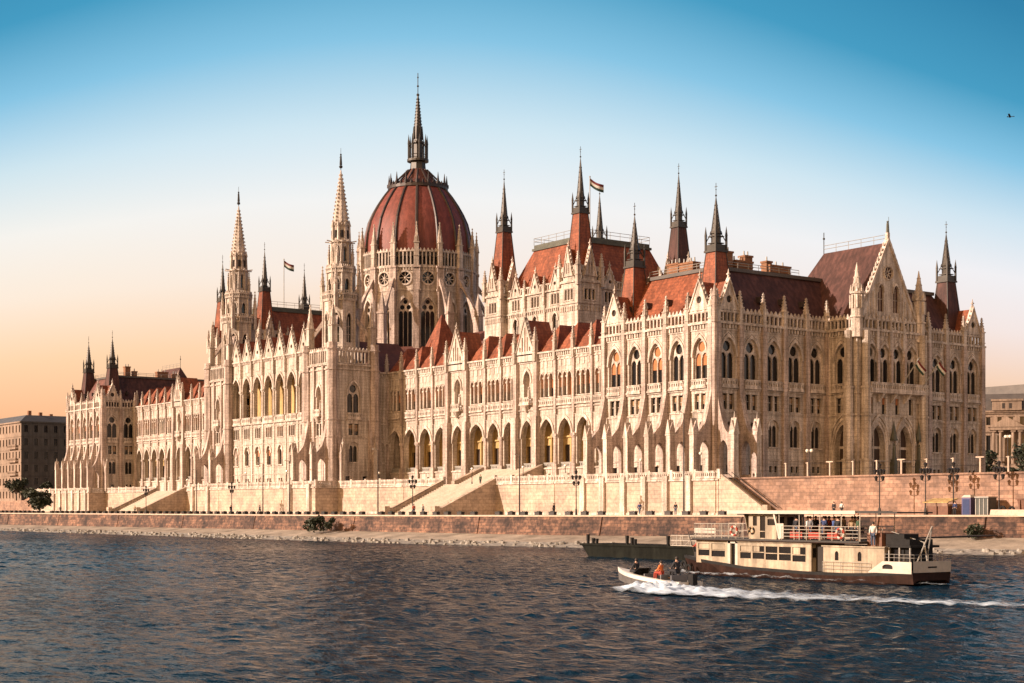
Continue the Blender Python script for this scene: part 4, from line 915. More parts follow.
# --- the two chambers with their four towers each
TG = []
def chamber(cx):
    cy = 32.8; H = 12.15
    w = MB()
    for fr_, ps in ((Wf(cy - H - 1.4), [cx - 9.4, cx - 3.13, cx + 3.13, cx + 9.4]), (Sf(cx + H + 1.4), [cy - 9.4, cy - 3.13, cy + 3.13, cy + 9.4])):
        facade(w, fr_, [(a, b, [('hall', (a + b) / 2), ('hallarch', (a + b) / 2)]) for a, b in zip(ps[:-1], ps[1:])], 27, 40.6, 0, BLD)
        for a, b in zip(ps[:-1], ps[1:]):
            gable('gable', fr_, (a + b) / 2, 3.0, 40.7, 44.2, -.1, BLD, hole=.35, roof_back=2.5)
            p = MB(); parapet(p, fr_, a + .2, a + 1.6, -.1, 40.7, 42.2, False, .5); parapet(p, fr_, b - 1.6, b - .2, -.1, 40.7, 42.2, False, .5); p.build('balustrade', ['trim'], BLD)
        course(w, fr_, ps[0], ps[-1], 37.3, .25, .2); course(w, fr_, ps[0], ps[-1], 40.5, .3, .35); dentils(w, fr_, ps[0], ps[-1], 36.8, 37.3, .18)
        for u in ps[1:-1]: w.fr = fr_; w.box(u - .3, u + .3, -.35, 0, 27, 41, 0); obj('hall_pinnacle', PINW, BLD, fr_.P(u, -.2, 12.2), fr_.ang)
    w.fr = ID
    w.poly([(cx - H - 1.4, cy - H, 27), (cx - H - 1.4, cy + H, 27), (cx - H - 1.4, cy + H, 41), (cx - H - 1.4, cy - H, 41)]); w.poly([(cx - H, cy + H + 1.4, 27), (cx + H, cy + H + 1.4, 27), (cx + H, cy + H + 1.4, 41), (cx - H, cy + H + 1.4, 41)])
    w.build('wall', ['stone'], BLD)
    r = MB(); r.rect_frustum((cx - 11.6, cx + 11.6, cy - 12.2, cy + 12.2), 40.8, (cx - 7.0, cx + 7.4, cy - 8.6, cy + 8.8), 50.2, 0); ro = r.build('chamber_roof', ['tile'], BLD)
    c = MB(); c.box(cx - 7.3, cx + 7.7, cy - 8.9, cy + 9.1, 50.15, 50.6); c.box(cx - 7.0, cx + 7.4, cy - 8.6, cy + 8.8, 50.6, 51.3); c.build('roof_deck', ['copper'], ro)
    roof_rail('railing', [(cx - 7, cy - 8.6, 51.3), (cx + 7.4, cy - 8.6, 51.3), (cx + 7.4, cy + 8.8, 51.3), (cx - 7, cy + 8.8, 51.3)], 1.35, ro, True)
    for sx in (-1, 1):
        for sy in (-1, 1):
            tx, ty = cx + sx * H, cy + sy * H; a = 2.75; w = MB()
            for fr_ in (Fr(tx, ty - a, 0), Fr(tx + a, ty, HP)):
                facade(w, fr_, [(-a, a, [('hall', 0)])], 27, 41.4, 0, BLD)
                course(w, fr_, -a, a, 37.3, .25, .18); course(w, fr_, -a, a, 41.2, .35, .3); dentils(w, fr_, -a, a, 36.0, 36.9, .15); course(w, fr_, -a, a, 33.2, .2, .15)
                panel(w, -a, a, 41.4, 44.0, 0, [H_arch(u, .5, 41.8, 43.5, .4, 6) for u in (-1.95, 1.95)], .4); panel(w, -a, a, 44.0, 44.3, 0, [], 0)
                gable('gable', fr_, 0, 2.6, 42.4, 47.6, -.25, BLD, hole=0, lights=2, roof_back=1.6)
            for fr_ in (Fr(tx, ty + a, PI), Fr(tx - a, ty, -HP)): w.fr = fr_; panel(w, -a, a, 27, 44.3, 0, [], 0)
            w.fr = ID; w.poly([(tx - a, ty - a, 44.2), (tx + a, ty - a, 44.2), (tx + a, ty + a, 44.2), (tx - a, ty + a, 44.2)]); w.build('chamber_tower', ['stone'], BLD)
            for u, v in ((-1, -1), (1, -1), (1, 1), (-1, 1)): obj('hall_pinnacle', PIN, BLD, (tx + u * a, ty + v * a, 14.6), 0)
            spire_roof('tower_spire', tx, ty, 43.2, 3.9, 54.2, 2.0, 57.2, 64.6, BLD, 'tile' if sy < 0 else 'old_shade_tile')
    return ro
chamber(-70.0); chamber(-198.0)
for x0, x1, s in ((-121, -83, 1), (-185, -147, 1)):       # links between dome and chambers
    b = MB(); b.box(x0, x1, 24.5, 41, 27, 33.5, 0); b.rect_frustum((x0, x1, 24.3, 41.2), 33.5, (x0, x1, 31, 34.5), 37.5, 1)
    for i in range(6):
        q = x0 + (x1 - x0) * (i + .5) / 6; b.box(q - .35, q + .35, 23.9, 24.5, 27, 34.2, 0)
    b.build('link_hall', ['stone', 'slate'], BLD)
# ------------------------------------------------------------------ ground, terraces, quay
WZ = -5.3
WATERL = [(-620, -78), (-400, -62), (-260, -53.5), (-176.4, -48.5), (-115.9, -44.5), (-59.5, -42.6), (-25.4, -39.4), (0, -35.2), (19.1, -29.6), (39.3, -23.0), (51.5, -17.6), (62.9, -13.1), (110, 4), (220, 40), (420, 110)]
ZB = [-4.3, -4.25, -4.2, -4.1, -4.0, -3.85, -3.85, -3.92, -3.85, -3.7, -3.6, -3.55, -3.5, -3.5, -3.5]
ZT = [-1.6, -1.6, -1.6, -1.58, -1.55, -1.5, -1.44, -1.36, -1.28, -1.2, -1.16, -1.13, -1.1, -1.1, -1.1]
WALL = [(x - (12 if -130 < x < 30 else 8) * .55, y + 8) for x, y in WATERL]
def strip(mb, A, B, m=0):
    for i in range(len(A) - 1): mb.poly([A[i], A[i + 1], B[i + 1], B[i]], m)
def dense(pts, step):
    out = []
    for p, q in zip(pts[:-1], pts[1:]):
        n = max(1, int((Vector(q) - Vector(p)).length / step))
        out += [tuple(Vector(p).lerp(Vector(q), i / n)) for i in range(n)]
    return out + [pts[-1]]
W3 = [(x, y, WZ) for x, y in WATERL]
wb = [(x, y, z) for (x, y), z in zip(WALL, ZB)]; wt = [(x, y + .5, z) for (x, y), z in zip(WALL, ZT)]
# river
mb = MB(); mb.poly([(-6000, -6000, WZ), (6000, -6000, WZ), (6000, 700, WZ), (-6000, 700, WZ)]); river = struct('river_water', mb, ['asphalt'])
# far land to the horizon (lies behind the bank)
mb = MB(); mb.poly([(-6000, -60, -1.75)] + [(x, y + 2.5, -1.75) for x, y in WALL] + [(6000, 2000, -1.75), (6000, 8000, -1.75), (-6000, 8000, -1.75)]); struct('city_ground', mb, ['paving'])
# ledge, riprap
rnd = random.Random(3)
mb = MB(); A = dense(wb, 3); B = dense([(x, y + 3.0, z - .55) for (x, y), z in zip(WATERL, ZB)], 3)
na = min(len(A), len(B))
led = [(x - .25, y + 3.2, -4.75) for x, y in WATERL]
strip(mb, [(x, y + .1, z) for x, y, z in wb], led); strip(mb, led, [(x, y - .2, z - .8) for x, y, z in led]); struct('quay_ledge', mb, ['ledge'])
mb = MB()
for i in range(len(WATERL) - 1):
    p, q = Vector((*WATERL[i], 0)), Vector((*WATERL[i + 1], 0)); L = (q - p).length
    if q.x < -260 or p.x > 90: continue
    for j in range(int(L / .42)):
        t = rnd.random(); d = rnd.random(); c = p.lerp(q, t) + Vector((0, d * 3.3 - .2, 0)); r = rnd.uniform(.22, .5)
        z = WZ - .1 + d * .5; a = rnd.random() * 6
        lo_ = [(c.x + r * 1.2 * math.cos(a + k * PI / 2.5) * rnd.uniform(.7, 1.1), c.y + r * math.sin(a + k * PI / 2.5), z - .1) for k in range(5)]
        hi_ = [(c.x + r * .7 * math.cos(a + k * PI / 2.5), c.y + r * .6 * math.sin(a + k * PI / 2.5), z + r * rnd.uniform(.5, .9)) for k in range(5)]
        mb.hull8(lo_, hi_)
tag(mb.build('riprap', ['rock']), 'rough grey riprap boulders along the foot of the quay at the waterline', 'riprap', None, 'stuff')
mb = MB(); A = [(x, y + 2.6, WZ + .35) for x, y in WATERL]; strip(mb, W3, A); strip(mb, A, led); struct('bank', mb, ['rock'])
# quay wall: battered masonry, light coping, pale vertical piers
qw = thing('quay_wall', 'long low reddish stone quay wall with a pale coping running along the whole river bank', 'wall', (0, -27, -3.9))
mb = MB(); strip(mb, wb, wt); mb.build('masonry', ['quay'], qw)
mb = MB()
for i in range(len(WALL) - 1):
    p, q = Vector(wt[i]), Vector(wt[i + 1])
    mb.hull8([(p.x, p.y - .18, p.z), (p.x, p.y + .55, p.z), (p.x, p.y + .55, p.z + .22), (p.x, p.y - .18, p.z + .22)], [(q.x, q.y - .18, q.z), (q.x, q.y + .55, q.z), (q.x, q.y + .55, q.z + .22), (q.x, q.y - .18, q.z + .22)])
mb.build('coping', ['kerb'], qw)
mb = MB()
for i in range(len(WALL) - 1):
    p, q, p2, q2 = Vector(wb[i]), Vector(wb[i + 1]), Vector(wt[i]), Vector(wt[i + 1]); L = (q - p).length
    if q.x < -260 or p.x > 90: continue
    for j in range(max(1, int(L / 24))):
        t = (j + .5) / max(1, int(L / 24)); a, b = p.lerp(q, t), p2.lerp(q2, t)
        mb.hull8([(a.x - .25, a.y - .1, a.z), (a.x + .25, a.y - .1, a.z), (a.x + .25, a.y + .3, a.z), (a.x - .25, a.y + .3, a.z)], [(b.x - .25, b.y - .1, b.z), (b.x + .25, b.y - .1, b.z), (b.x + .25, b.y + .3, b.z), (b.x - .25, b.y + .3, b.z)])
mb.build('pilaster_strip', ['quay'], qw)
# road and pavement
mb = MB(); strip(mb, [(x, y + .3, z + .02) for x, y, z in wt], [(x, y + 3.2, z + .02) for x, y, z in wt]); struct('quay_promenade', mb, ['paving'])
mb = MB(); strip(mb, [(x, y + 3.2, z + .03) for x, y, z in wt], [(x, y + 12, z + .03) for x, y, z in wt]); struct('quay_road', mb, ['asphalt'])
mb = MB(); strip(mb, [(x, y + 7.5, z + .034) for x, y, z in wt], [(x, y + 7.65, z + .034) for x, y, z in wt]); struct('lane_line', mb, ['white'])
mb = MB(); strip(mb, [(x, y + 12, z + .16) for x, y, z in wt], [(x, 16, z + .16) if x < 60 else (x, y + 60, z + .16) for x, y, z in wt]); strip(mb, [(x, y + 12, z) for x, y, z in wt], [(x, y + 12, z + .16) for x, y, z in wt]); struct('pavement', mb, ['paving'])
# raised square round the building
mb = MB(); mb.poly([(5.5, -1.6, 4.15), (140, -1.6, 4.15), (600, -1.6, 4.15), (600, 700, 4.15), (-600, 700, 4.15), (-600, 60, 4.15), (-106, 60, 4.15), (-106, 0, 4.15), (0, 0, 4.15)]); struct('square', mb, ['paving'])

TW = [(-286, -4.4), (-240.6, -4.4), (-240.6, .3), (-163.6, .3), (-163.6, -9.5), (-104.2, -9.5), (-104.2, -4.4), (5.5, -4.4)]
tw = thing('terrace_wall', 'tall pale ashlar terrace wall with a stone balustrade below the river front of the parliament', 'wall', (-134, -5, -1.3))
mb = MB()
for (x0, y0), (x1, y1) in zip(TW[:-1], TW[1:]):
    mb.poly([(x0, y0, -1.7), (x1, y1, -1.7), (x1, y1, 3.95), (x0, y0, 3.95)])
mb.poly([(-286, -4.4, 4.0), (-240.6, -4.4, 4.0), (-240.6, 12, 4.0), (-286, 12, 4.0)], 1); mb.poly([(-240.6, .3, 4.0), (-163.6, .3, 4.0), (-163.6, 12, 4.0), (-240.6, 12, 4.0)], 1)
mb.poly([(-163.6, -9.5, 4.0), (-104.2, -9.5, 4.0), (-104.2, 12, 4.0), (-163.6, 12, 4.0)], 1); mb.poly([(-104.2, -4.4, 4.0), (5.5, -4.4, 4.0), (5.5, 12, 4.0), (-104.2, 12, 4.0)], 1)
mb.build('masonry', ['ashlar', 'paving'], tw)
mb = MB(); ba = MB()
STN = [(-206, -188), (-66, -50)]
for (x0, y0), (x1, y1) in zip(TW[:-1], TW[1:]):
    if y0 == y1:
        mb.box(x0, x1, y0 - .22, y0 + .4, 3.8, 4.05); mb.box(x0, x1, y0 - .12, y0, -1.3, -.9)
        cuts = [x0] + [c for s_ in STN for c in s_ if x0 < c < x1] + [x1]
        for a, b in list(zip(cuts[:-1], cuts[1:])):
            if any(abs(a - s_[0]) < .1 and abs(b - s_[1]) < .1 for s_ in STN): continue
            n = max(1, int((b - a) / 4.9)); d = (b - a) / n
            for i in range(n):
                u = a + d * i; ba.box(u - .32, u + .32, y0 - .14, y0 + .4, 4.05, 5.45); ba.fr = Wf(0); slit_rail(ba, u + .32, u + d - .32, 4.25, 5.05, y0 - .05, .2, .42); ba.fr = ID
            ba.box(b - .32, b + .32, y0 - .14, y0 + .4, 4.05, 5.45)
    else:
        a, b = min(y0, y1), max(y0, y1); mb.box(x0 - .3, x0 + .25, a, b, 3.8, 4.05); ba.fr = Sf(x0); slit_rail(ba, a + .3, b - .3, 4.25, 5.05, -.05, .2, .42); ba.fr = ID
mb.build('coping', ['trim'], tw); ba.build('balustrade', ['trim'], tw)

def stair_out(name, label, x0, x1, yt, yb, zt, zb, n=22):
    """flight running out from the terrace towards the river, with sloping parapets"""
    t = thing(name, label, 'staircase', ((x0 + x1) / 2, yb, zb))
    mb = MB()
    for i in range(n):
        y1 = yt + (yb - yt) * i / n; y2 = yt + (yb - yt) * (i + 1) / n; z = zt + (zb - zt) * i / n
        mb.box(x0 + .5, x1 - .5, y2, y1, zb - .4, z)
    mb.build('steps', ['paving'], t)
    for x in (x0, x1):
        p = MB(); p.hull8([(x - .5, yt, zb - .4), (x + .5, yt, zb - .4), (x + .5, yt, zt + .95), (x - .5, yt, zt + .95)], [(x - .5, yb - .8, zb - .4), (x + .5, yb - .8, zb - .4), (x + .5, yb - .8, zb + .75), (x - .5, yb - .8, zb + .75)])
        p.box(x - .7, x + .7, yb - 1.6, yb - .6, zb - .4, zb + 1.4); p.build('stair_parapet', ['ashlar'], t)
    for x, sx in ((x0 + .9, 1),):
        h_ = MB(); h_.tube((x, yt, zt + 1.0), (x, yb, zb + 1.0), .04, 5); h_.build('handrail', ['iron'], t)
    return t
stair_out('stone_staircase', 'broad pale stone staircase from the quay up to the terrace right of the twin spires', -66, -50, -4.4, -15.4, 4.0, -1.25)
stair_out('stone_staircase', 'broad pale stone staircase from the quay up to the terrace left of the twin spires', -206, -188, .3, -11, 4.0, -1.45)
t = thing('upper_steps', 'shallow steps from the terrace up to the golden arcade above the right staircase', 'steps', (-60, 0, 4)); mb = MB()
for i in range(14): mb.box(-71, -54, 8.3 - 6.5 * (14 - i) / 14, 8.4, 4.0, 4.0 + 2.95 * (i + 1) / 14)
mb.build('steps', ['paving'], t)
for x in (-71.5, -53.5): mb = MB(); mb.hull8([(x - .5, 8.3, 4), (x + .5, 8.3, 4), (x + .5, 8.3, 7.6), (x - .5, 8.3, 7.6)], [(x - .5, 1.4, 4), (x + .5, 1.4, 4), (x + .5, 1.4, 4.8), (x - .5, 1.4, 4.8)]); mb.build('cheek_wall', ['ashlar'], t)
# stair that falls along the wall at the near corner
t = thing('corner_staircase', 'narrow stone staircase falling to the quay at the near corner of the parliament', 'staircase', (10, -3, -1.2)); n = 24; mb = MB()
for i in range(n): mb.box(5.5 + 8.6 * i / n, 5.5 + 8.6 * (i + 1) / n, -4.0, -1.7, -1.6, 4.0 - 5.0 * i / n)
mb.build('steps', ['paving'], t); p = MB()
p.hull8([(5.4, -4.4, -1.7), (5.4, -4.0, -1.7), (5.4, -4.0, 5.0), (5.4, -4.4, 5.0)], [(14.4, -4.4, -1.7), (14.4, -4.0, -1.7), (14.4, -4.0, -.1), (14.4, -4.4, -.1)]); p.box(14.2, 15.2, -4.5, -3.8, -1.6, .3); p.build('stair_parapet', ['ashlar'], t)
h_ = MB(); h_.tube((5.5, -1.9, 5.0), (14.4, -1.9, 0), .05, 5); h_.tube((5.5, -3.9, 5.5), (14.4, -3.9, .6), .05, 5); h_.build('handrail', ['iron'], t)
# red retaining wall south of the building
rw = thing('retaining_wall', 'reddish stone retaining wall in full sun below the square on the right', 'wall', (70, -1.6, -1.2))
mb = MB(); mb.poly([(5.6, -1.6, -1.7), (400, -1.6, -1.7), (400, -1.6, 3.95), (5.6, -1.6, 3.95)]); mb.build('masonry', ['redwall'], rw); mb = MB(); mb.box(5.6, 400, -1.8, -1.1, 3.95, 4.2); mb.build('coping', ['redwall'], rw)
fe = thing('post_fence', 'slim railing of pale posts on top of the sunlit red retaining wall', 'fence', (50, -1.2, 4.2))
for i, x in enumerate([15.6 + 4.05 * k for k in range(24)]):
    mb = MB(); mb.box(x - .09, x + .09, -1.35, -1.17, 4.15, 6.1); mb.box(x - .3, x + .12, -1.36, -1.16, 5.95, 6.05)
    if i % 3 == 2: mb.box(x - .6, x + .6, -1.4, -1.1, 6.0, 6.15)
    mb.build('post', ['kerb'], fe)
mb = MB(); mb.tube((10, -1.26, 5.9), (112, -1.26, 5.9), .018, 4); mb.tube((10, -1.26, 5.1), (112, -1.26, 5.1), .02, 4); mb.build('wire', ['iron'], fe)
# low wall left of the building
t = thing('low_wall', 'low sunlit brick wall stepping up to the left end of the parliament', 'wall', (-330, -4, -1.5)); mb = MB(); mb.poly([(-520, -4.2, -1.7), (-286, -4.2, -1.7), (-286, -4.2, 3.9), (-294, -4.2, 2.0), (-310, -4.2, 1.8), (-520, -4.2, 1.8)]); mb.poly([(-520, -4.2, 1.8), (-310, -4.2, 1.8), (-310, 30, 1.8), (-520, 30, 1.8)]); mb.build('masonry', ['redwall'], t)

# dark planters in a row along the edge of the promenade
def along(pts, d):
    for p, q in zip(pts[:-1], pts[1:]):
        L = (Vector(q) - Vector(p)).length
        if d <= L: return Vector(p).lerp(Vector(q), d / L), math.atan2(q[1] - p[1], q[0] - p[0])
        d -= L
    return Vector(pts[-1]), 0
i0 = [i for i, p in enumerate(wt) if p[0] > -270][0]
QL = [tuple(p) for p in wt[i0 - 1:]]
def mk_planter():
    mb = MB(); mb.box(-.46, .46, -.34, .34, 0, .6); mb.box(-.5, .5, -.38, .38, .5, .62); mb.box(-.34, .34, -.22, .22, -.08, 0)
    for k in range(8): mb.sq(rnd.uniform(-.34, .34), rnd.uniform(-.2, .2), .56, .14, rnd.uniform(.66, .74), .03, 1)
    return mb.mesh('planter', ['iron', 'leaf'])
PL = [mk_planter() for _ in range(3)]; d = 40.; c_ = 0
while c_ < 140:
    p, a = along(QL, d); d += rnd.uniform(2.5, 2.9) if rnd.random() > .06 else 5.2; c_ += 1
    if p.x > 36: break
    tag(obj('planter', PL[c_ % 3], None, (p.x, p.y + .9, p.z + .1), a), 'small dark square planter in the long row on the quay edge', 'planter', 'planters along the quay edge')

# ------------------------------------------------------------------ lamps
def cluster_lamp(x, y, z, h, label):
    t = thing('street_lamp', label, 'lamp', (x, y, z)); mb = MB(); mb.cone(x, y, z, .22, z + .9, .14, 8); mb.cone(x, y, z + .9, .085, z + h, .06, 6); mb.build('pole', ['iron'], t)
    for k, (zz, n) in enumerate(((h * .74, 2), (h * .88, 4), (h, 1))):
        for j in range(n):
            a = j * 2 * PI / max(n, 1) + k; dx, dy = (.55 * math.cos(a), .55 * math.sin(a)) if n > 1 else (0, 0)
            l = MB(); l.tube((x, y, z + zz - .3), (x + dx, y + dy, z + zz - .15), .035, 4); l.cone(x + dx, y + dy, z + zz - .15, .12, z + zz + .3, .24, 8); l.cone(x + dx, y + dy, z + zz + .3, .28, z + zz + .5, .05, 8); l.build('lantern', ['iron'], t)
def mast(x, y, z, h, label, arm=.9):
    t = thing('lamp_mast', label, 'lamp', (x, y, z)); mb = MB(); mb.cone(x, y, z, .13, z + h, .07, 6); mb.build('pole', ['iron'], t)
    l = MB(); l.tube((x, y, z + h), (x + arm * .3, y - arm, z + h + .15), .04, 4); l.box(x + arm * .3 - .15, x + arm * .3 + .15, y - arm - .35, y - arm + .1, z + h + .08, z + h + .22); l.build('lamp_head', ['steel'], t)
def globe(x, y, z, h, label, n=1):
    t = thing('globe_lamp', label, 'lamp', (x, y, z)); mb = MB(); mb.cone(x, y, z, .16, z + .5, .09, 6); mb.cone(x, y, z + .5, .06, z + h, .05, 6); mb.build('pole', ['iron'], t)
    for k in range(n):
        a = 2 * PI * k / n; dx = .4 * math.cos(a) if n > 1 else 0; l = MB(); l.ball((x + dx, y, z + h + .2), .24, 0, 8, 6); l.build('globe', ['lampglass'], t)
def P(x, y, z):
    """ground point for quick placing of street furniture (river bank coordinates)"""
    return x, y, z
for x, y, z, h, lb in ((-55.4, -17.5, -1.3, 6.2, 'black cluster lamp at the foot of the right stone staircase'), (-14.5, -14.5, -1.2, 6.2, 'black cluster lamp before the pale terrace wall near the flared buttresses'),
                       (-178.2, -14, -1.5, 6.0, 'black cluster lamp at the foot of the left stone staircase'), (-122, -19, -1.4, 6.0, 'black cluster lamp before the terrace wall under the seven-arched loggia'),
                       (36.5, -6.2, -1.0, 6.0, 'black cluster lamp against the red wall, leftmost of the three nearest the ferry roof'), (42.9, -5.2, -1.0, 6.0, 'black cluster lamp against the red wall, between two others above the ferry roof'),
                       (46.4, -4.3, -1.0, 6.0, 'black cluster lamp against the red wall just left of the violet cabin'), (52.3, -3.4, -1.0, 6.0, 'black cluster lamp against the red wall between the kiosk and the dumpster')):
    cluster_lamp(x, y, z, h, lb)
for x, y, z, h, lb in ((-108.5, -13, -1.4, 10.5, 'thin tall lamp mast before the terrace under the right spire'), (-119, -13.5, -1.4, 10.2, 'thin tall lamp mast before the loggia of seven arches'), (-81, -9, -1.4, 12.0, 'thin tall lamp mast at the left parapet of the right staircase'), (-35, -10, -1.3, 9.6, 'thin lamp mast before the wing arcade beside the flared buttresses'),
                       (3.2, -9, -1.2, 14.5, 'tallest lamp mast, at the near corner of the parliament'), (-150, -14, -1.5, 9.6, 'thin lamp mast before the terrace under the left spire')): mast(x, y, z, h, lb)
for x, y, z, h, n, lb in ((-13.6, -2.6, 4.0, 3.0, 1, 'globe lamp on the terrace between two flared buttresses'), (.6, -3.4, 4.0, 3.6, 1, 'globe lamp on the terrace at the near corner'), (-61, -1.5, 4.0, 2.6, 1, 'globe lamp at the top of the right staircase'), (-46, -1.2, 4.0, 2.6, 1, 'globe lamp on the terrace right of the right staircase'), (-34, -1.4, 4.0, 2.6, 1, 'globe lamp on the terrace under the last arcade arches'),
                        (-99, 2, 4.0, 2.6, 1, 'globe lamp on the terrace under the first shaded arcade arch'), (-139, -7.5, 4.0, 3.2, 1, 'globe lamp on the terrace under the loggia, left one'), (-120, -7.5, 4.0, 3.2, 1, 'globe lamp on the terrace under the loggia, right one'), (-193, 3, 4.0, 2.6, 1, 'globe lamp at the top of the left staircase'), (-243, 3, 4.0, 2.6, 1, 'globe lamp on the terrace beside the far left pavilion'),
                        (18.3, 0.5, 4.15, 3.4, 2, 'globe lamp on the square before the ground floor windows'), (20, 42, 4.15, 6.4, 4, 'dark many-globed lamp on the square before the right part of the south front')): globe(x, y, z, h, lb, n)

# ------------------------------------------------------------------ trees and shrubs
def crown_mesh(rx, rz, n, leaf, seed, clumps=7, mats=('leaf',)):
    r = random.Random(seed); mb = MB()
    cs = [(r.uniform(-.6, .6) * rx, r.uniform(-.6, .6) * rx, r.uniform(-.55, .6) * rz, r.uniform(.4, .62)) for _ in range(clumps)]
    for i in range(n):
        c = r.choice(cs); v = Vector((r.gauss(0, 1), r.gauss(0, 1), r.gauss(0, 1))).normalized() * (r.random() ** .4) * c[3]
        p = Vector((c[0] + v.x * rx, c[1] + v.y * rx, c[2] + v.z * rz)); a = Vector((r.gauss(0, 1), r.gauss(0, 1), r.gauss(0, 1))).normalized(); b = a.cross(Vector((r.gauss(0, 1), r.gauss(0, 1), r.gauss(0, 1)))).normalized()
        s_ = leaf * r.uniform(.6, 1.3); mb.poly([tuple(p - a * s_), tuple(p + b * s_ * .6), tuple(p + a * s_), tuple(p - b * s_ * .6)])
    return mb.mesh('crown', mats)
def tree(x, y, z, h, rx, label, seed, group=None, n=900, leaf=.45, name='tree', cat='tree'):
    t = thing(name, label, cat, (x, y, z), 0, group); mb = MB(); r = random.Random(seed)
    mb.cone(x, y, z - .1, h * .028 + .05, z + h * .5, h * .015 + .03, 7)
    for k in range(5):
        a = r.random() * 6.3; mb.tube((x, y, z + h * .3), (x + rx * .6 * math.cos(a), y + rx * .6 * math.sin(a), z + h * r.uniform(.55, .8)), .05 + h * .006, 5)
    mb.build('trunk', ['bark'], t); obj('crown', crown_mesh(rx, h * .38, n, leaf, seed), t, (x, y, z + h * .62)); return t
def shrub(x, y, z, rx, rz, label, seed, n=420, leaf=.22):
    t = thing('shrub', label, 'shrub', (x, y, z)); mb = MB(); r = random.Random(seed)
    for k in range(5):
        a = r.random() * 6.3; mb.tube((x, y, z), (x + rx * .5 * math.cos(a), y + rx * .4 * math.sin(a), z + rz * 1.1), .04, 4)
    mb.build('stem', ['bark'], t); obj('foliage', crown_mesh(rx, rz, n, leaf, seed), t, (x, y, z + rz * .9))
shrub(-54.5, -36.6, -3.8, 1.9, 1.3, 'biggest dark green bush growing at the foot of the quay wall', 5, 700, .25); shrub(-51.3, -36.2, -3.7, .9, .8, 'small dark bush just right of the biggest bush on the quay wall', 6); shrub(-50, -36., -2.6, .6, .5, 'tiny bush sprouting from the quay wall above the small bush', 16, 200)
shrub(53.0, -8.6, -3.6, 1.15, 1.0, 'dark bush at the foot of the quay wall right of the ferry', 7)
for x, y, z, h, rx, lb, s in ((-240, -18, -1.5, 6.2, 4.6, 'dark leafy tree on the quay at the left edge', 21), (-228, -22, -1.5, 4.0, 2.6, 'small dark tree on the quay, second from the left edge', 22), (-320, 2, 1.8, 7.5, 3.6, 'broad dark tree before the grey apartment block', 23), (-300, 4, 1.8, 6, 2.6, 'low dark tree beside the left end of the parliament', 24),
                            (-66, 150, 4.1, 10, 3.4, 'dark tree left of the columned mansion', 25), (-54, 149, 4.1, 11, 4.2, 'dark tree right of the columned mansion', 26), (-59.5, 150, 4.1, 5, 2.6, 'low dark tree before the columned mansion at the right edge', 27)): tree(x, y, z, h, rx, lb, s)

# ------------------------------------------------------------------ houses behind
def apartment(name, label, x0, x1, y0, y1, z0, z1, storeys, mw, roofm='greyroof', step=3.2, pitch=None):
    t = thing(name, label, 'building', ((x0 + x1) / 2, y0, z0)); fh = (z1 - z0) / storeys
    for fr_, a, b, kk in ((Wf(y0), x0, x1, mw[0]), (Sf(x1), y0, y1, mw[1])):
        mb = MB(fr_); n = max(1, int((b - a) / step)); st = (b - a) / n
        win = []
        for s_ in range(storeys):
            zz = z0 + s_ * fh; hs = [H_rect(a + st * (i + .5), 1.15, zz + fh * .3, zz + fh * .82) for i in range(n)]
            panel(mb, a, b, zz, zz + fh, 0, hs, .25)
            course(mb, fr_, a, b, zz + fh - .18, .18, .12); win += hs
        mb.box(a - .2, b + .2, -.5, .1, z1, z1 + .45); mb.build('wall', [kk], t)
        for h in win:
            q = MB(fr_); fill(q, h, .26, 0); q.box(h['uc'] - .04, h['uc'] + .04, .18, .24, h['lo'][0], h['hi'][0], 1); q.box(h['uc'] - .7, h['uc'] + .7, -.1, .0, h['lo'][0] - .14, h['lo'][0], 1); q.build('window', ['glass', kk], t)
    mb = MB(); mb.rect_frustum((x0 - .3, x1 + .3, y0 - .3, y1), z1 + .45, (x0 + 2.5, x1 - 2.5, y0 + 2.5, y1 - 2.5), z1 + (pitch or 3.4)); ro = mb.build('roof', [roofm], t)
    for k in range(3): mb = MB(); cx, cy = x1 - 4 - k * 7, y0 + 4 + k * 6; mb.box(cx - .6, cx + .6, cy - .5, cy + .5, z1, z1 + (pitch or 3.4) + 1.5); mb.build('chimney', ['brick'], ro)
    mb = MB(); mb.poly([(x0, y0, z0), (x0, y1, z0), (x0, y1, z1), (x0, y0, z1)]); mb.poly([(x0, y1, z0), (x1, y1, z0), (x1, y1, z1), (x0, y1, z1)]); mb.build('wall', [mw[0]], t)
    return t
ap = apartment('apartment_block', 'grey five-storey apartment block with a sunlit side beyond the left end of the parliament', -372, -330, 6.8, 62, 1.6, 27.2, 6, ('warm_sunlit_block', 'gray_shade_block'), pitch=2.6)  # one wall in two tones: river side painted sunlit, south side painted shaded
for s_ in range(1, 5):
    mb = MB(Wf(6.8)); slit_rail(mb, -341, -333, 1.6 + s_ * 4.27 + .4, 1.6 + s_ * 4.27 + 1.4, -.9, .15, .5); mb.box(-341.2, -332.8, -1.0, 0, 1.6 + s_ * 4.27 + .05, 1.6 + s_ * 4.27 + .25); mb.build('balcony', ['warm_sunlit_block'], ap)
apartment('apartment_block', 'pale low-roofed apartment block at the left edge, partly behind the grey one', -440, -386, 2, 50, 1.6, 25.5, 5, ('warm_sunlit_block', 'gray_shade_block'))  # again a sunlit colour to the river and a shaded one to the south
apartment('apartment_block', 'dark block with a big dark roof rising behind the columned mansion', -215, -118, 282, 330, 4, 33, 7, ('gray_shade_block', 'gray_shade_block'), 'lead', 3.6, 8.)
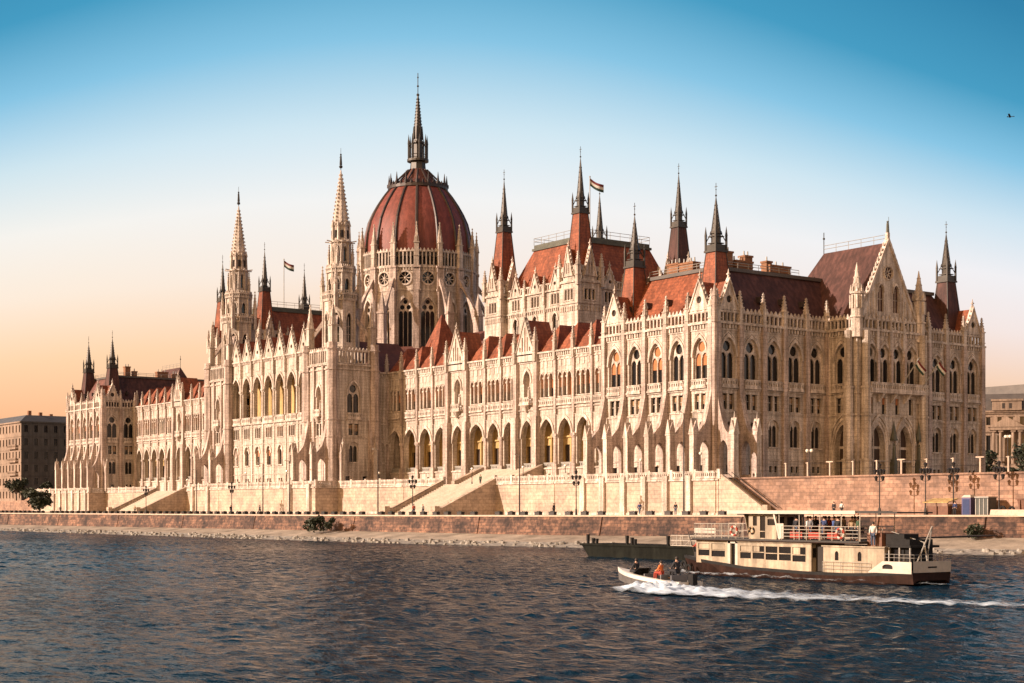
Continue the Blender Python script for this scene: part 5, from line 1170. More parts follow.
# columned mansion across the square
a_ = math.atan2(.8431, -.624); mx, my = -94.5, 196; fr = Fr(mx, my, a_ - HP)
mn = thing('columned_mansion', 'cream classical mansion with a pedimented portico of columns beyond the right end of the parliament', 'building', (mx, my, 4.1))
mb = MB(fr)
for s_, (za, zb) in enumerate(((4.1, 12.4), (12.4, 20.6), (20.6, 25.6))):
    hs = [H_rect(-16 + 2.9 * i, 1.1, za + 1.6, zb - 1.3) for i in range(12)]; panel(mb, -19, 21, za, zb, 0, hs, .3)
    for h in hs: q = MB(fr); fill(q, h, .32); q.box(h['uc'] - .8, h['uc'] + .8, -.15, 0, h['hi'][0] + .1, h['hi'][0] + .35, 1); q.build('window', ['glass', 'warm_sunlit_block'], mn)
    mb.box(-19.2, 21.2, -.35, 0, zb - .4, zb)
mb.box(-19.4, 21.4, -.7, .1, 25.6, 26.1); mb.box(-3.4, 4.2, -1.2, 3, 26.1, 28.6); mb.box(-3.7, 4.5, -1.5, 3, 28.6, 29.1); mb.poly([(-19, 0, 4), (-19, 30, 4), (-19, 30, 25.6), (-19, 0, 25.6)])
for u in (-.5, 1.3): mb.box(u - .35, u + .35, -1.25, -1.2, 26.6, 28.0, 1)
mb.build('wall', ['warm_sunlit_block', 'dark'], mn)
for u in (-3.0, -1.2, 2.0, 3.8):
    mb = MB(fr); mb.cone(u, -2.4, 11.6, .5, 20.2, .42, 10); mb.box(u - .65, u + .65, -3.0, -1.8, 20.2, 20.7); mb.box(u - .6, u + .6, -3.0, -1.8, 11.0, 11.6); mb.build('column', ['warm_sunlit_block'], mn)
mb = MB(fr); mb.box(-4, 4.8, -3.3, 0, 20.7, 21.5); mb.hull8([(-4.4, -3.5, 21.5), (5.2, -3.5, 21.5), (5.2, 0, 21.5), (-4.4, 0, 21.5)], [(.4, -3.5, 24.2), (.41, -3.5, 24.2), (.41, 0, 24.2), (.4, 0, 24.2)]); mb.box(-4, 4.8, -3.4, 0, 4.1, 11.0); mb.build('portico', ['warm_sunlit_block'], mn)
mb = MB(fr); mb.rect_frustum((-19.5, 21.5, -.5, 30), 26.1, (-15, 17, 6, 24), 31.0); mb.build('roof', ['lead'], mn)
import numpy as np
def waves(X, Y):
    X, Y = np.asarray(X, float), np.asarray(Y, float); g = np.random.RandomState(4); Zs = np.zeros_like(X)
    for i in range(52):
        lam = 1.3 * (WLAM / 1.3) ** (g.rand() ** 1.3); th = g.normal(.5, .8); kx, ky = 2 * np.pi / lam * np.cos(th), 2 * np.pi / lam * np.sin(th)
        ph = kx * X + ky * Y + g.rand() * 6.283 + .8 * np.sin(.05 * X * g.normal() + .07 * Y * g.normal())
        Zs = Zs + WAVE * lam / 6.283 * (np.sin(ph) + .25 * np.sin(2 * ph + .6))
    return Zs * (.8 + .35 * np.sin(.031 * X + 1.7) * np.sin(.043 * Y + .02 * X))
# ------------------------------------------------------------------ people
def skin_obj(name, joints, edges, m, parent, loc, rz, sub=1):
    me = D.meshes.new(name); bm = bmesh.new(); ly = bm.verts.layers.skin.verify(); V = {}
    for i, (k_, (p, r)) in enumerate(joints.items()):
        v = bm.verts.new(p); v[ly].radius = (r, r); v[ly].use_root = (i == 0); V[k_] = v
    for a, b in edges: bm.edges.new((V[a], V[b]))
    bm.to_mesh(me); bm.free(); me.materials.append(M[m]); o = obj(name, me, parent, loc, rz)
    o.modifiers.new('skin', 'SKIN').use_smooth_shade = True; s_ = o.modifiers.new('sub', 'SUBSURF'); s_.levels = s_.render_levels = sub
    return o
def pose(kind_):
    J = dict(pel=((0, 0, .95), .13), spi=((0, 0, 1.15), .12), che=((0, 0, 1.36), .145), nec=((0, 0, 1.5), .055), hea=((0, -.015, 1.62), .095), top=((0, 0, 1.71), .065))
    for s_, n in ((-1, 'l'), (1, 'r')):
        sw = s_ if kind_ == 'walk' else 0
        J['sh' + n] = ((s_ * .19, 0, 1.42), .065); J['el' + n] = ((s_ * .25, .03 + .07 * sw, 1.14), .047); J['wr' + n] = ((s_ * .24, -.10 + .16 * sw, .92), .032); J['ha' + n] = ((s_ * .235, -.13 + .17 * sw, .83), .036)
        J['hi' + n] = ((s_ * .09, 0, .9), .095); J['kn' + n] = ((s_ * .1, -.03 - .16 * sw, .5), .062); J['an' + n] = ((s_ * .1, .03 - .24 * sw, .08), .042); J['to' + n] = ((s_ * .11, -.13 - .24 * sw, .035), .036)
        if kind_ == 'sit':
            J['hi' + n] = ((s_ * .1, -.02, .93), .095); J['kn' + n] = ((s_ * .13, -.43, .95), .065); J['an' + n] = ((s_ * .13, -.46, .53), .043); J['to' + n] = ((s_ * .13, -.62, .49), .036)
            J['el' + n] = ((s_ * .27, -.08, 1.16), .047); J['wr' + n] = ((s_ * .18, -.32, 1.07), .032); J['ha' + n] = ((s_ * .15, -.40, 1.06), .036)
        if kind_ == 'lean':
            J['el' + n] = ((s_ * .27, -.12, 1.2), .047); J['wr' + n] = ((s_ * .2, -.36, 1.1), .032); J['ha' + n] = ((s_ * .18, -.43, 1.1), .036)
    if kind_ == 'sit':
        for q in J: J[q] = ((J[q][0][0], J[q][0][1], J[q][0][2] - .47), J[q][1])
    return J
ARM = [(a + n, b + n) for n in 'lr' for a, b in (('sh', 'el'), ('el', 'wr'), ('wr', 'ha'))]; LEG = [(a + n, b + n) for n in 'lr' for a, b in (('hi', 'kn'), ('kn', 'an'), ('an', 'to'))]
TOR = [('pel', 'spi'), ('spi', 'che'), ('che', 'nec'), ('nec', 'hea'), ('hea', 'top'), ('che', 'shl'), ('che', 'shr'), ('pel', 'hil'), ('pel', 'hir')]
def person(x, y, z, face, kind_, top, legs, label, sc=1., hair='hair', group=None):
    t = thing('person', label, 'person', (x, y, z), face, group); J = pose(kind_)
    J = {k_: (tuple(c * sc for c in p), r * sc) for k_, (p, r) in J.items()}
    skin_obj('body', J, TOR + ARM + LEG, 'skin', t, (x, y, z), face)
    jk = {k_: (p, r * 1.22 + .006) for k_, (p, r) in J.items() if k_[:2] in ('pe', 'sp', 'ch', 'sh', 'el', 'wr')}
    skin_obj('jacket', jk, [('pel', 'spi'), ('spi', 'che')] + [e for e in TOR if e[1][:2] == 'sh'] + [e for e in ARM if e[1][:2] != 'ha'], top, t, (x, y, z), face)
    tr = {k_: (p, r * 1.2 + .005) for k_, (p, r) in J.items() if k_[:2] in ('pe', 'hi', 'kn', 'an')}
    skin_obj('trousers', tr, [e for e in TOR if e[1][:2] == 'hi'] + [e for e in LEG if e[1][:2] != 'to'], legs, t, (x, y, z), face)
    h = J['hea'][0]; mb = MB(); mb.ball((h[0], h[1] + .02, h[2] + .045), .112 * sc, 0, 8, 6); mb.box(h[0] - .012, h[0] + .012, h[1] - .115, h[1] - .06, h[2] - .02, h[2] + .01, 1)
    mb.build('hair', [hair, 'skin'], t, (x, y, z), face)
    return t

# ------------------------------------------------------------------ the passenger boat
FX, FY = 75.4, -75.7; F = Fr(FX, FY, 0); Z = lambda z: z + WZ
fer = thing('passenger_boat', 'old cream two-decked passenger boat with dark brown hull and white canopy', 'boat', (88, -73.7, WZ))
def loft(mb, secs, m=0):
    for a, b in zip(secs[:-1], secs[1:]):
        for i in range(len(a) - 1): mb.poly([a[i], b[i], b[i + 1], a[i + 1]], m)
def fsec(u):
    w = 1.95 * min(1, max(.03, (1 - (1 - min(u, 5.5) / 5.5) ** 2))) if u < 5.5 else (1.95 if u < 21 else 1.95 - .012 * (u - 21))
    zd = 1.42 - .55 * min(1, u / 8) - .22 * min(1, max(0, (u - 6) / 8)) + max(0, (u - 19)) * .06
    ov = max(0, .55 * (1 - u / 3)) if u < 3 else 0
    kz = -.7 if u < 21.5 else -.7 + (u - 21.5) * .42
    ww = w * (.8 if u < 5 else .97); c = 1.95
    return [(u - ov, c - w, Z(zd)), (u - ov * .9, c - w * 1.02, Z(zd - .18)), (u + ov * .2, c - ww, Z(.12)), (u + ov * .3, c - ww * .8, Z(kz)), (u + ov * .3, c + ww * .8, Z(kz)), (u + ov * .2, c + ww, Z(.12)), (u - ov * .9, c + w * 1.02, Z(zd - .18)), (u - ov, c + w, Z(zd))]
US = [0, .4, 1, 2, 3.2, 4.5, 6, 8, 10, 12, 14, 16, 18, 20, 21.5, 22.6, 23.4, 24.0]
secs = [fsec(u) for u in US]
mb = MB(F); loft(mb, secs); mb.poly(secs[-1]); mb.poly(secs[0])
for a, b in zip(secs[:-1], secs[1:]): mb.poly([a[0], b[0], b[-1], a[-1]], 1)
mb.build('hull', ['hull', 'asphalt'], fer)
mb = MB(F)
for a, b in zip(secs[:-1], secs[1:]):
    for i, s_ in ((0, -1), (-1, 1)): mb.hull8([(a[i][0], a[i][1] - .05, a[i][2] - .16), (a[i][0], a[i][1] + .05, a[i][2] - .16), (a[i][0], a[i][1] + .05, a[i][2] + .05), (a[i][0], a[i][1] - .05, a[i][2] + .05)], [(b[i][0], b[i][1] - .05, b[i][2] - .16), (b[i][0], b[i][1] + .05, b[i][2] - .16), (b[i][0], b[i][1] + .05, b[i][2] + .05), (b[i][0], b[i][1] - .05, b[i][2] + .05)])
mb.build('rubbing_strake', ['black'], fer)
def cabin(name, u0, u1, y0, y1, z0, z1, wins, m='cream', roof=True, slope=0., lab=None):
    o = None; mb = MB()
    for fr_, a, b, vis in ((Fr(FX, FY + y0, 0), u0, u1, True), (Fr(FX + u1, FY, HP), y0, y1, False), (Fr(FX + u0, FY, -HP), -y1, -y0, False), (Fr(FX, FY + y1, PI), -u1, -u0, False)):
        mb.fr = fr_; hs = wins if vis else ([H_rect(a + (b - a) * (i + .5) / 3, (b - a) / 3 * .72, Z(z0 + (z1 - z0) * .5), Z(z1 - .3)) for i in range(3)] if not vis and wins else [])
        panel(mb, a, b, Z(z0), Z(z1), 0, hs, .06)
    mb.fr = F; mb.poly([(u0, y0, Z(z1) - .01), (u1, y0, Z(z1) - .01), (u1, y1, Z(z1) - .01), (u0, y1, Z(z1) - .01)])
    if roof: mb.box(u0 - .1, u1 + .1, y0 - .1, y1 + .1, Z(z1), Z(z1) + .09)
    o = mb.build(name, [m], fer)
    for h in wins:
        q = MB(Fr(FX, FY + y0, 0)); fill(q, h, .07); q.build('window', ['glass'], o)
        if h['w'] > .5:
            fr2 = MB(Fr(FX, FY + y0, 0)); fr2.box(h['u'][0], h['u'][-1], -.02, .04, h['lo'][0] + .46, h['lo'][0] + .52); fr2.build('window_bar', ['cream'], o)
            if int(h['uc'] * 7) % 3: cu = MB(Fr(FX, FY + y0, 0)); cu.box(h['u'][0] + .04, h['u'][0] + h['w'] * (.55 if int(h['uc'] * 5) % 2 else .95), .045, .065, h['lo'][0] + .54, h['hi'][-1] - .03); cu.build('curtain', ['cream'], o)
    q = MB(Fr(FX, FY, 0)); q.box(u0 + .05, u1 - .05, y0 + .5, y1 - .2, Z(z0), Z(z1) - .1); q.build('cabin_interior', ['dark'], o)
    return o
cabin('fore_cabin', 2.5, 6.1, .35, 3.55, 1.0, 2.72, [H_rect(3.35, 1.25, Z(1.55), Z(2.5)), H_rect(4.95, 1.5, Z(1.5), Z(2.5))])
cabin('saloon', 7.25, 14.7, .22, 3.7, .66, 2.66, [H_rect(8.05, 1.15, Z(1.45), Z(2.4)), H_rect(9.4, 1.2, Z(1.45), Z(2.4)), H_rect(10.75, 1.2, Z(1.4), Z(2.4)), H_rect(12.1, 1.2, Z(1.4), Z(2.4)), H_rect(13.5, 1.3, Z(1.35), Z(2.4))])
cabin('aft_cabin', 15.85, 21.4, .22, 3.7, .66, 2.5, [H_arch(17.1, .34, Z(1.55), Z(2.2), .17, 6), H_arch(19.2, .34, Z(1.55), Z(2.2), .17, 6)])
mb = MB(F); mb.box(6.1, 7.25, .5, 3.4, Z(.9), Z(2.7), 1)
for u in (6.15, 6.95): mb.box(u, u + .28, .2, .4, Z(.8), Z(2.75))
mb.box(6.1, 7.25, .2, .4, Z(2.55), Z(2.75)); mb.box(6.5, 6.85, .42, .48, Z(1.0), Z(2.5), 2); mb.build('entrance', ['white', 'dark', 'glass'], fer)
mb = MB(F); mb.box(14.7, 15.85, .7, 3.3, Z(.7), Z(2.6)); mb.build('passage', ['dark'], fer)
mb = MB(F); mb.box(2.3, 19.3, .05, 3.85, Z(2.78), Z(2.92), 0); mb.box(2.25, 19.35, .0, 3.9, Z(2.74), Z(2.80), 1); mb.build('upper_deck', ['asphalt', 'hull'], fer)
wh = cabin('wheelhouse', 8.1, 11.0, .5, 3.4, 2.92, 4.86, [H_rect(8.75, .42, Z(3.9), Z(4.6)), H_rect(9.55, .55, Z(3.0), Z(4.65)), H_rect(10.45, .8, Z(3.95), Z(4.6))], roof=False)
mb = MB(F); mb.hull8([(7.55, .5, Z(4.86)), (8.1, .5, Z(2.95)), (8.1, 3.4, Z(2.95)), (7.55, 3.4, Z(4.86))], [(7.62, .5, Z(4.86)), (8.17, .5, Z(2.95)), (8.17, 3.4, Z(2.95)), (7.62, 3.4, Z(4.86))]); mb.build('raked_front', ['cream'], wh)
mb = MB(F); mb.box(6.3, 19.0, .0, 3.9, Z(4.9), Z(5.02)); mb.box(6.3, 19.0, -.03, .03, Z(4.80), Z(5.05)); mb.box(19.0, 22.6, .1, 3.8, Z(4.86), Z(4.96), 1)
mb.build('canopy', ['white', 'asphalt'], fer)
for u in (11.6, 13.6, 15.6, 17.6, 19.3):
    for y in (.15, 3.75): mb = MB(F); mb.tube((u, y, Z(2.9)), (u, y, Z(4.88)), .035, 5); mb.build('canopy_post', ['white'], fer)
mb = MB(F)
mb.hull8([(11.0, .1, Z(4.8)), (11.6, .1, Z(2.95)), (11.75, .1, Z(2.95)), (11.15, .1, Z(4.8))], [(11.0, .2, Z(4.8)), (11.6, .2, Z(2.95)), (11.75, .2, Z(2.95)), (11.15, .2, Z(4.8))]); mb.hull8([(11.5, .12, Z(3.0)), (12.05, .12, Z(3.0)), (12.05, .12, Z(4.1)), (11.3, .12, Z(4.1))], [(11.5, .16, Z(3.0)), (12.05, .16, Z(3.0)), (12.05, .16, Z(4.1)), (11.3, .16, Z(4.1))])
mb.build('slanting_strut', ['white'], fer)
def rail(name, pts, z0, z1, bars, posts, m='white', r=.022):
    mb = MB(F)
    for p, q in zip(pts[:-1], pts[1:]):
        for k_ in range(bars): zz = z0 + (z1 - z0) * (k_ + 1) / bars; mb.tube((p[0], p[1], Z(zz)), (q[0], q[1], Z(zz)), r, 4)
        L = math.hypot(q[0] - p[0], q[1] - p[1]); n = max(1, int(L / posts))
        for j in range(n + 1): mb.tube((p[0] + (q[0] - p[0]) * j / n, p[1] + (q[1] - p[1]) * j / n, Z(z0)), (p[0] + (q[0] - p[0]) * j / n, p[1] + (q[1] - p[1]) * j / n, Z(z1)), r * 1.3, 4)
    return mb.build(name, [m], fer)
rail('fore_railing', [(7.9, .12), (2.5, .12), (2.5, 3.78), (7.9, 3.78)], 2.92, 4.02, 2, .75)
rail('fore_railing_mesh', [(7.7, .13), (2.6, .13)], 2.92, 3.9, 9, .35, 'steel', .009)
rail('side_railing', [(11.9, .1), (19.2, .1), (19.2, 3.8), (11.9, 3.8)], 2.92, 3.92, 4, 1.1)
rail('lower_railing', [(15.9, .06), (20.2, .06)], .72, 1.45, 3, .8, 'steel', .015)
rail('stern_railing', [(21.5, .1), (24.0, .14), (24.0, 3.76), (21.5, 3.8)], 1.65, 2.1, 2, .7, 'steel', .015)
def ring(name, c, r, tr, parent, m1='c_red', m2='white'):
    mb = MB(F)
    for i in range(16): a, b = PI * i / 8, PI * (i + 1) / 8; mb.tube((c[0] + r * math.cos(a), c[1], c[2] + r * math.sin(a)), (c[0] + r * math.cos(b), c[1], c[2] + r * math.sin(b)), tr, 6, (i // 2) % 2)
    return mb.build(name, [m1, m2], parent)
ring('life_ring', (17.6, .03, Z(3.45)), .34, .085, fer); ring('life_ring', (7.0, .03, Z(3.5)), .34, .085, fer); ring('life_ring', (8.45, .42, Z(3.55)), .24, .06, fer, 'black', 'c_tan')
mb = MB(F)
for u in (12.4, 13.9, 15.4, 16.9): mb.box(u, u + .1, .7, 3.2, Z(3.3), Z(3.85)); mb.box(u - .4, u, .7, 3.2, Z(3.28), Z(3.36))
for u in (12.6, 14.4, 16.2): mb.box(u, u + 1.2, .22, .27, Z(3.05), Z(3.5), 1)
mb.build('bench', ['rust', 'c_red'], fer)
mb = MB(F); mb.box(21.4, 23.0, .9, 3.3, Z(1.0), Z(3.1)); mb.box(21.3, 23.4, .5, 3.5, Z(2.55), Z(2.7)); mb.box(20.6, 22.2, 1.3, 2.8, Z(2.7), Z(3.45)); mb.box(22.0, 22.6, 1.0, 1.6, Z(2.7), Z(3.15))
for u in (21.5, 22.4, 23.3): mb.box(u, u + .08, .5, .6, Z(1.1), Z(2.6), 1)
mb.box(21.6, 22.3, .86, .9, Z(1.5), Z(2.4), 2); mb.build('stern_deckhouse', ['black', 'steel', 'glass'], fer)
mb = MB(F); hs = [H_arch(21.9, .9, Z(1.1), Z(1.42), .15, 8)]; panel(mb, 20.2, 23.95, Z(.82), lambda u: Z(1.62) if u > 20.8 else Z(.85 + (u - 20.2) * 1.28), -.06, hs, .1); fill(mb, hs[0], .05, 1)
mb.fr = Fr(FX + 24.05, FY, HP); panel(mb, 0, 3.9, Z(.9), Z(1.66), 0, [], 0); mb.box(1.5, 2.4, -.02, 0, Z(1.2), Z(1.3), 1); mb.fr = Fr(FX, FY + 3.96, PI); panel(mb, -23.95, -20.2, Z(.82), Z(1.62), 0, [], 0); mb.build('stern_bulwark', ['white', 'black'], fer)
mb = MB(F); mb.tube((23.3, 1.2, Z(1.4)), (24.4, 1.5, Z(4.0)), .05, 5); mb.tube((24.4, 1.5, Z(4.0)), (23.0, 2.6, Z(1.4)), .05, 5); mb.tube((20.6, 1.9, Z(3.6)), (23.4, 1.9, Z(2.9)), .03, 4); mb.tube((23.4, 1.9, Z(2.9)), (23.7, 1.9, Z(1.5)), .06, 5); mb.build('stern_mast', ['steel'], fer)
mb = MB(F); mb.tube((.7, 1.95, Z(1.3)), (-.2, 1.95, Z(3.3)), .03, 5); mb.box(.9, 1.5, 1.6, 2.3, Z(1.35), Z(1.75)); mb.build('bow_gear', ['iron'], fer); mb = MB(F); mb.tube((19.0, 1.6, Z(2.9)), (19.0, 1.6, Z(3.9)), .2, 8); mb.box(19.2, 20.5, 1.0, 2.9, Z(2.55), Z(3.5), 1); mb.build('funnel', ['iron', 'rust'], fer)
for i, (u, z) in enumerate(((.6, .75), (1.6, .5))): ring('tyre_fender', (u + .1, .95 - u * .42, Z(z)), .26, .1, fer, 'black', 'black')
for u, y, fc, kd, tp, lg, lb in ((12.5, 1.0, .2, 'stand', 'c_black', 'c_jean', 'person in black standing under the canopy nearest the wheelhouse'), (13.25, 1.4, -.4, 'stand', 'c_white', 'c_black', 'person in a white top under the canopy, second from the wheelhouse'), (13.95, .9, 0, 'stand', 'c_grey', 'c_jean', 'person in a grey jacket under the canopy behind the orange seats'), (14.7, 1.5, .6, 'stand', 'c_black', 'c_black', 'person in black at the middle of the canopied deck'),
                         (15.3, .9, .1, 'lean', 'c_navy', 'c_jean', 'person in a dark blue jacket leaning on the upper deck railing'), (15.9, 1.3, -.3, 'stand', 'c_blue', 'c_black', 'person in a bright blue jacket under the canopy'), (16.6, .9, .2, 'stand', 'c_black', 'c_jean', 'person in black left of the upper deck life ring'), (17.3, 1.6, .3, 'stand', 'c_tan', 'c_black', 'person in tan behind the upper deck life ring'), (18.2, 1.2, -.5, 'stand', 'c_green', 'c_black', 'person in dark green at the stern end of the canopied deck'), (20.0, .7, .4, 'stand', 'c_white', 'c_jean', 'person in white standing beside the funnel'),
                         (12.9, 2.6, .2, 'stand', 'c_black', 'c_black', 'person in black at the far rail behind the one in white'), (13.6, 2.9, 2.8, 'stand', 'c_grey', 'c_black', 'person in grey with their back turned at the far rail'), (14.3, 2.5, -.2, 'stand', 'c_red', 'c_black', 'person in dark red in the second row under the canopy'), (15.0, 2.9, .3, 'stand', 'c_black', 'c_jean', 'person in black in the second row behind the blue jackets'),
                         (15.7, 2.5, 2.9, 'stand', 'c_tan', 'c_black', 'person in tan in the second row behind the blue jackets'), (16.3, 3.0, .1, 'stand', 'c_black', 'c_black', 'person in black at the far rail left of the life ring'), (17.0, 2.6, -.3, 'stand', 'c_navy', 'c_black', 'person in navy at the far rail behind the life ring'),
                         (10.0, 1.9, 0, 'stand', 'c_navy', 'c_black', 'person in navy at the door of the wheelhouse'), (1.7, 1.2, -.6, 'lean', 'c_red', 'c_black', 'person in dark red on the bow of the passenger boat')):
    zz = 2.92 if u > 8 and u < 19.5 else (2.55 if u > 19 else 1.12)
    person(FX + u, FY + y, Z(zz), fc, kd, tp, lg, lb, .98)

# ------------------------------------------------------------------ speedboat
SX, SYY = 87.2, -91.0; S = Fr(SX, SYY, 0)
sb = thing('speedboat', 'small open white speedboat with a raised bow throwing up spray beside the passenger boat', 'boat', (SX + 3.5, SYY, WZ))
def ssec(u):
    t = u / 7.2; w = 1.0 * (1 - (1 - min(1, t / .55)) ** 2.2) + .02; zd = 1.26 - .72 * min(1, t * 1.15) ** .7; kz = .62 - .75 * min(1, t / .5) ** .8; c = 0
    return [(u, -w, Z(zd)), (u + .02, -w * .98, Z(zd - .24)), (u + .1, -w * .82, Z(kz * .5 + .12)), (u + .15, 0, Z(kz - .12)), (u + .1, w * .82, Z(kz * .5 + .12)), (u + .02, w * .98, Z(zd - .24)), (u, w, Z(zd))]
U2 = [0, .15, .4, .8, 1.3, 2, 2.8, 3.8, 5, 6.2, 7.2]; ss = [ssec(u) for u in U2]
mb = MB(S); loft(mb, ss); mb.m = [0 if i % 6 in (0, 5) else 1 for i in range(len(mb.m))]; mb.poly(ss[-1]); mb.build('hull', ['boat', 'boatgrey'], sb)
mb = MB(S)
for a, b in zip(ss[:-1], ss[1:]):
    for i, s_ in ((0, 1), (-1, -1)): mb.poly([a[i], b[i], (b[i][0], b[i][1] * .78, b[i][2] + .03), (a[i][0], a[i][1] * .78, a[i][2] + .03)])
    if a[0][0] < 2: mb.poly([(a[0][0], a[0][1] * .78, a[0][2] + .03), (b[0][0], b[0][1] * .78, b[0][2] + .03), (b[-1][0], b[-1][1] * .78, b[-1][2] + .03), (a[-1][0], a[-1][1] * .78, a[-1][2] + .03)])
    else: mb.poly([(a[0][0], a[0][1] * .75, Z(.28)), (b[0][0], b[0][1] * .75, Z(.28)), (b[-1][0], b[-1][1] * .75, Z(.28)), (a[-1][0], a[-1][1] * .75, Z(.28))], 1)
mb.build('deck', ['boat', 'steel'], sb)
mb = MB(S); mb.hull8([(2.2, -.7, Z(.85)), (2.2, .7, Z(.85)), (2.25, .7, Z(.85)), (2.25, -.7, Z(.85))], [(2.75, -.55, Z(1.3)), (2.75, .55, Z(1.3)), (2.8, .55, Z(1.3)), (2.8, -.55, Z(1.3))]); mb.build('windscreen', ['glass'], sb)
mb = MB(S)
for u in (3.0, 4.6, 5.6): mb = MB(S); mb.box(u, u + .5, -.7, .7, Z(.28), Z(.62)); mb.box(u + .45, u + .53, -.7, .7, Z(.6), Z(.95)); mb.build('seat', ['c_grey'], sb)
mb = MB(S); mb.box(7.15, 7.6, -.2, .2, Z(.35), Z(1.05)); mb.box(7.2, 7.5, -.08, .08, Z(-.4), Z(.4)); mb.build('outboard_motor', ['black'], sb)
person(SX + 2.1, SYY - .2, Z(.62), -HP, 'sit', 'c_black', 'c_black', 'person in black crouched near the bow of the speedboat'); person(SX + 4.75, SYY - .35, Z(.62), -HP + .3, 'sit', 'c_orange', 'c_red', 'person in an orange life vest seated low in the speedboat', .95)
person(SX + 5.75, SYY + .1, Z(.68), -HP, 'sit', 'c_black', 'c_black', 'person in black sitting tall at the stern of the speedboat', 1.12)

# ------------------------------------------------------------------ moored pontoon
BX, BY = 36.5, -54.0; Bq = Fr(BX, BY, 0); bg = thing('pontoon_barge', 'low dark green moored barge with a raked end in front of the quay', 'barge', (BX + 11, BY + 2, WZ))
mb = MB(Bq)
for z0, z1, m_ in ((-.5, 1.25, 0),): mb.hull8([(1.8, 0, Z(z0)), (22, 0, Z(z0)), (22, 4.5, Z(z0)), (1.8, 4.5, Z(z0))], [(0, 0, Z(1.35)), (22, 0, Z(1.35)), (22, 4.5, Z(1.35)), (0, 4.5, Z(1.35))])
mb.build('hull', ['bargehull'], bg); mb = MB(Bq); mb.box(-.1, 22, -.12, .05, Z(1.2), Z(1.42)); mb.box(0, 22, 0, 4.5, Z(1.36), Z(1.40)); mb.build('deck', ['bargehull'], bg)
mb = MB(Bq)
for u, h in ((.6, 1.0), (1.5, .6), (2.1, .55), (7.1, .95), (7.9, .75), (8.4, .6), (13.5, 1.0)): mb.cone(u, .5, Z(1.38), .16, Z(1.38 + h), .2, 8)
mb.build('mooring_bollard', ['black'], bg)
gt = thing('landing_gate', 'white tubular railings and small sign board on the deck of the dark barge', 'railing', (BX + 17, BY + 1, Z(1.4))); mb = MB(Bq)
for p, q in (((14.0, .4), (19.8, .4)), ((14.0, 3.6), (19.8, 3.6)), ((14, .4), (14, 3.6))):
    for z in (1.45, 1.95, 2.45): mb.tube((p[0], p[1], Z(z)), (q[0], q[1], Z(z)), .04, 5)
    for j in range(5): x, y = p[0] + (q[0] - p[0]) * j / 4, p[1] + (q[1] - p[1]) * j / 4; mb.tube((x, y, Z(1.38)), (x, y, Z(2.5)), .045, 5)
for u in (14.2, 16.0): mb.tube((u, .4, Z(1.45)), (u + 1.6, .4, Z(2.45)), .03, 4)
mb.build('railing', ['white'], gt); mb = MB(Bq); mb.box(17.6, 20.6, .3, .38, Z(2.75), Z(3.25))
for u in (17.7, 20.5): mb.tube((u, .38, Z(1.4)), (u, .38, Z(2.8)), .05, 5)
mb.build('sign_board', ['white'], gt)
mb = MB(); mb.hull8([(57, -52.5, Z(1.6)), (57, -51, Z(1.6)), (57, -51, Z(1.75)), (57, -52.5, Z(1.75))], [(60, -16, -3.2), (61.5, -16, -3.2), (61.5, -16, -3.05), (60, -16, -3.05)])
tag(mb.build('gangway', ['iron']), 'dark sloping gangway from the barge to the quay', 'gangway')

# ------------------------------------------------------------------ foam
def foam_mat():
    m, n, l, b = nt('foam'); geo = n.new('ShaderNodeNewGeometry'); mp = n.new('ShaderNodeMapping'); mp.inputs['Scale'].default_value = (.7, 1.9, 1)
    l.new(geo.outputs['Position'], mp.inputs['Vector']); nz = n.new('ShaderNodeTexNoise'); nz.inputs['Scale'].default_value = 1.6; nz.inputs['Detail'].default_value = 10; nz.inputs['Roughness'].default_value = .7
    l.new(mp.outputs['Vector'], nz.inputs['Vector']); at = n.new('ShaderNodeAttribute'); at.attribute_name = 'dens'
    ad = n.new('ShaderNodeMath'); ad.operation = 'ADD'; l.new(nz.outputs['Fac'], ad.inputs[0]); l.new(at.outputs['Fac'], ad.inputs[1])
    rp = n.new('ShaderNodeValToRGB'); rp.color_ramp.elements[0].position = .56; rp.color_ramp.elements[1].position = .98; rp.color_ramp.elements[0].color = (0, 0, 0, 1); rp.color_ramp.elements[1].color = (1, 1, 1, 1)
    l.new(ad.outputs[0], rp.inputs['Fac']); l.new(rp.outputs['Color'], b.inputs['Alpha']); b.inputs['Base Color'].default_value = (.62, .72, .82, 1); b.inputs['Roughness'].default_value = .8
    return m
M['foam'] = foam_mat()
def foam(name, label, A, B, hgt, nu=150, nv=14, dens=lambda u, v: .3, seed=0):
    me = D.meshes.new(name); vs = []; fs = []; ds = []
    def at(pl, t):
        t *= len(pl) - 1; i = min(int(t), len(pl) - 2); return Vector(pl[i]).lerp(Vector(pl[i + 1]), t - i)
    for i in range(nu + 1):
        for j in range(nv + 1):
            u, v = i / nu, j / nv; p = at(A, u).lerp(at(B, u), v); e = math.sin(PI * v) ** .7
            nn = noise.fractal(Vector((p.x * 1.6, p.y * 2.6, seed)), 1, 2, 5) * .5 + .5
            vs.append((p.x, p.y, WZ + .07 + float(waves(p.x, p.y)) + hgt(u, v) * e * max(.1, nn) * 1.3 + .05)); ds.append(dens(u, v) * e - .12 * (1 - e))
    for i in range(nu):
        for j in range(nv): a = i * (nv + 1) + j; fs.append((a, a + nv + 1, a + nv + 2, a + 1))
    me.from_pydata(vs, [], fs); at_ = me.attributes.new('dens', 'FLOAT', 'POINT'); at_.data.foreach_set('value', ds); me.materials.append(M['foam'])
    for p in me.polygons: p.use_smooth = True
    return tag(obj(name, me), label, 'foam', None, 'stuff')
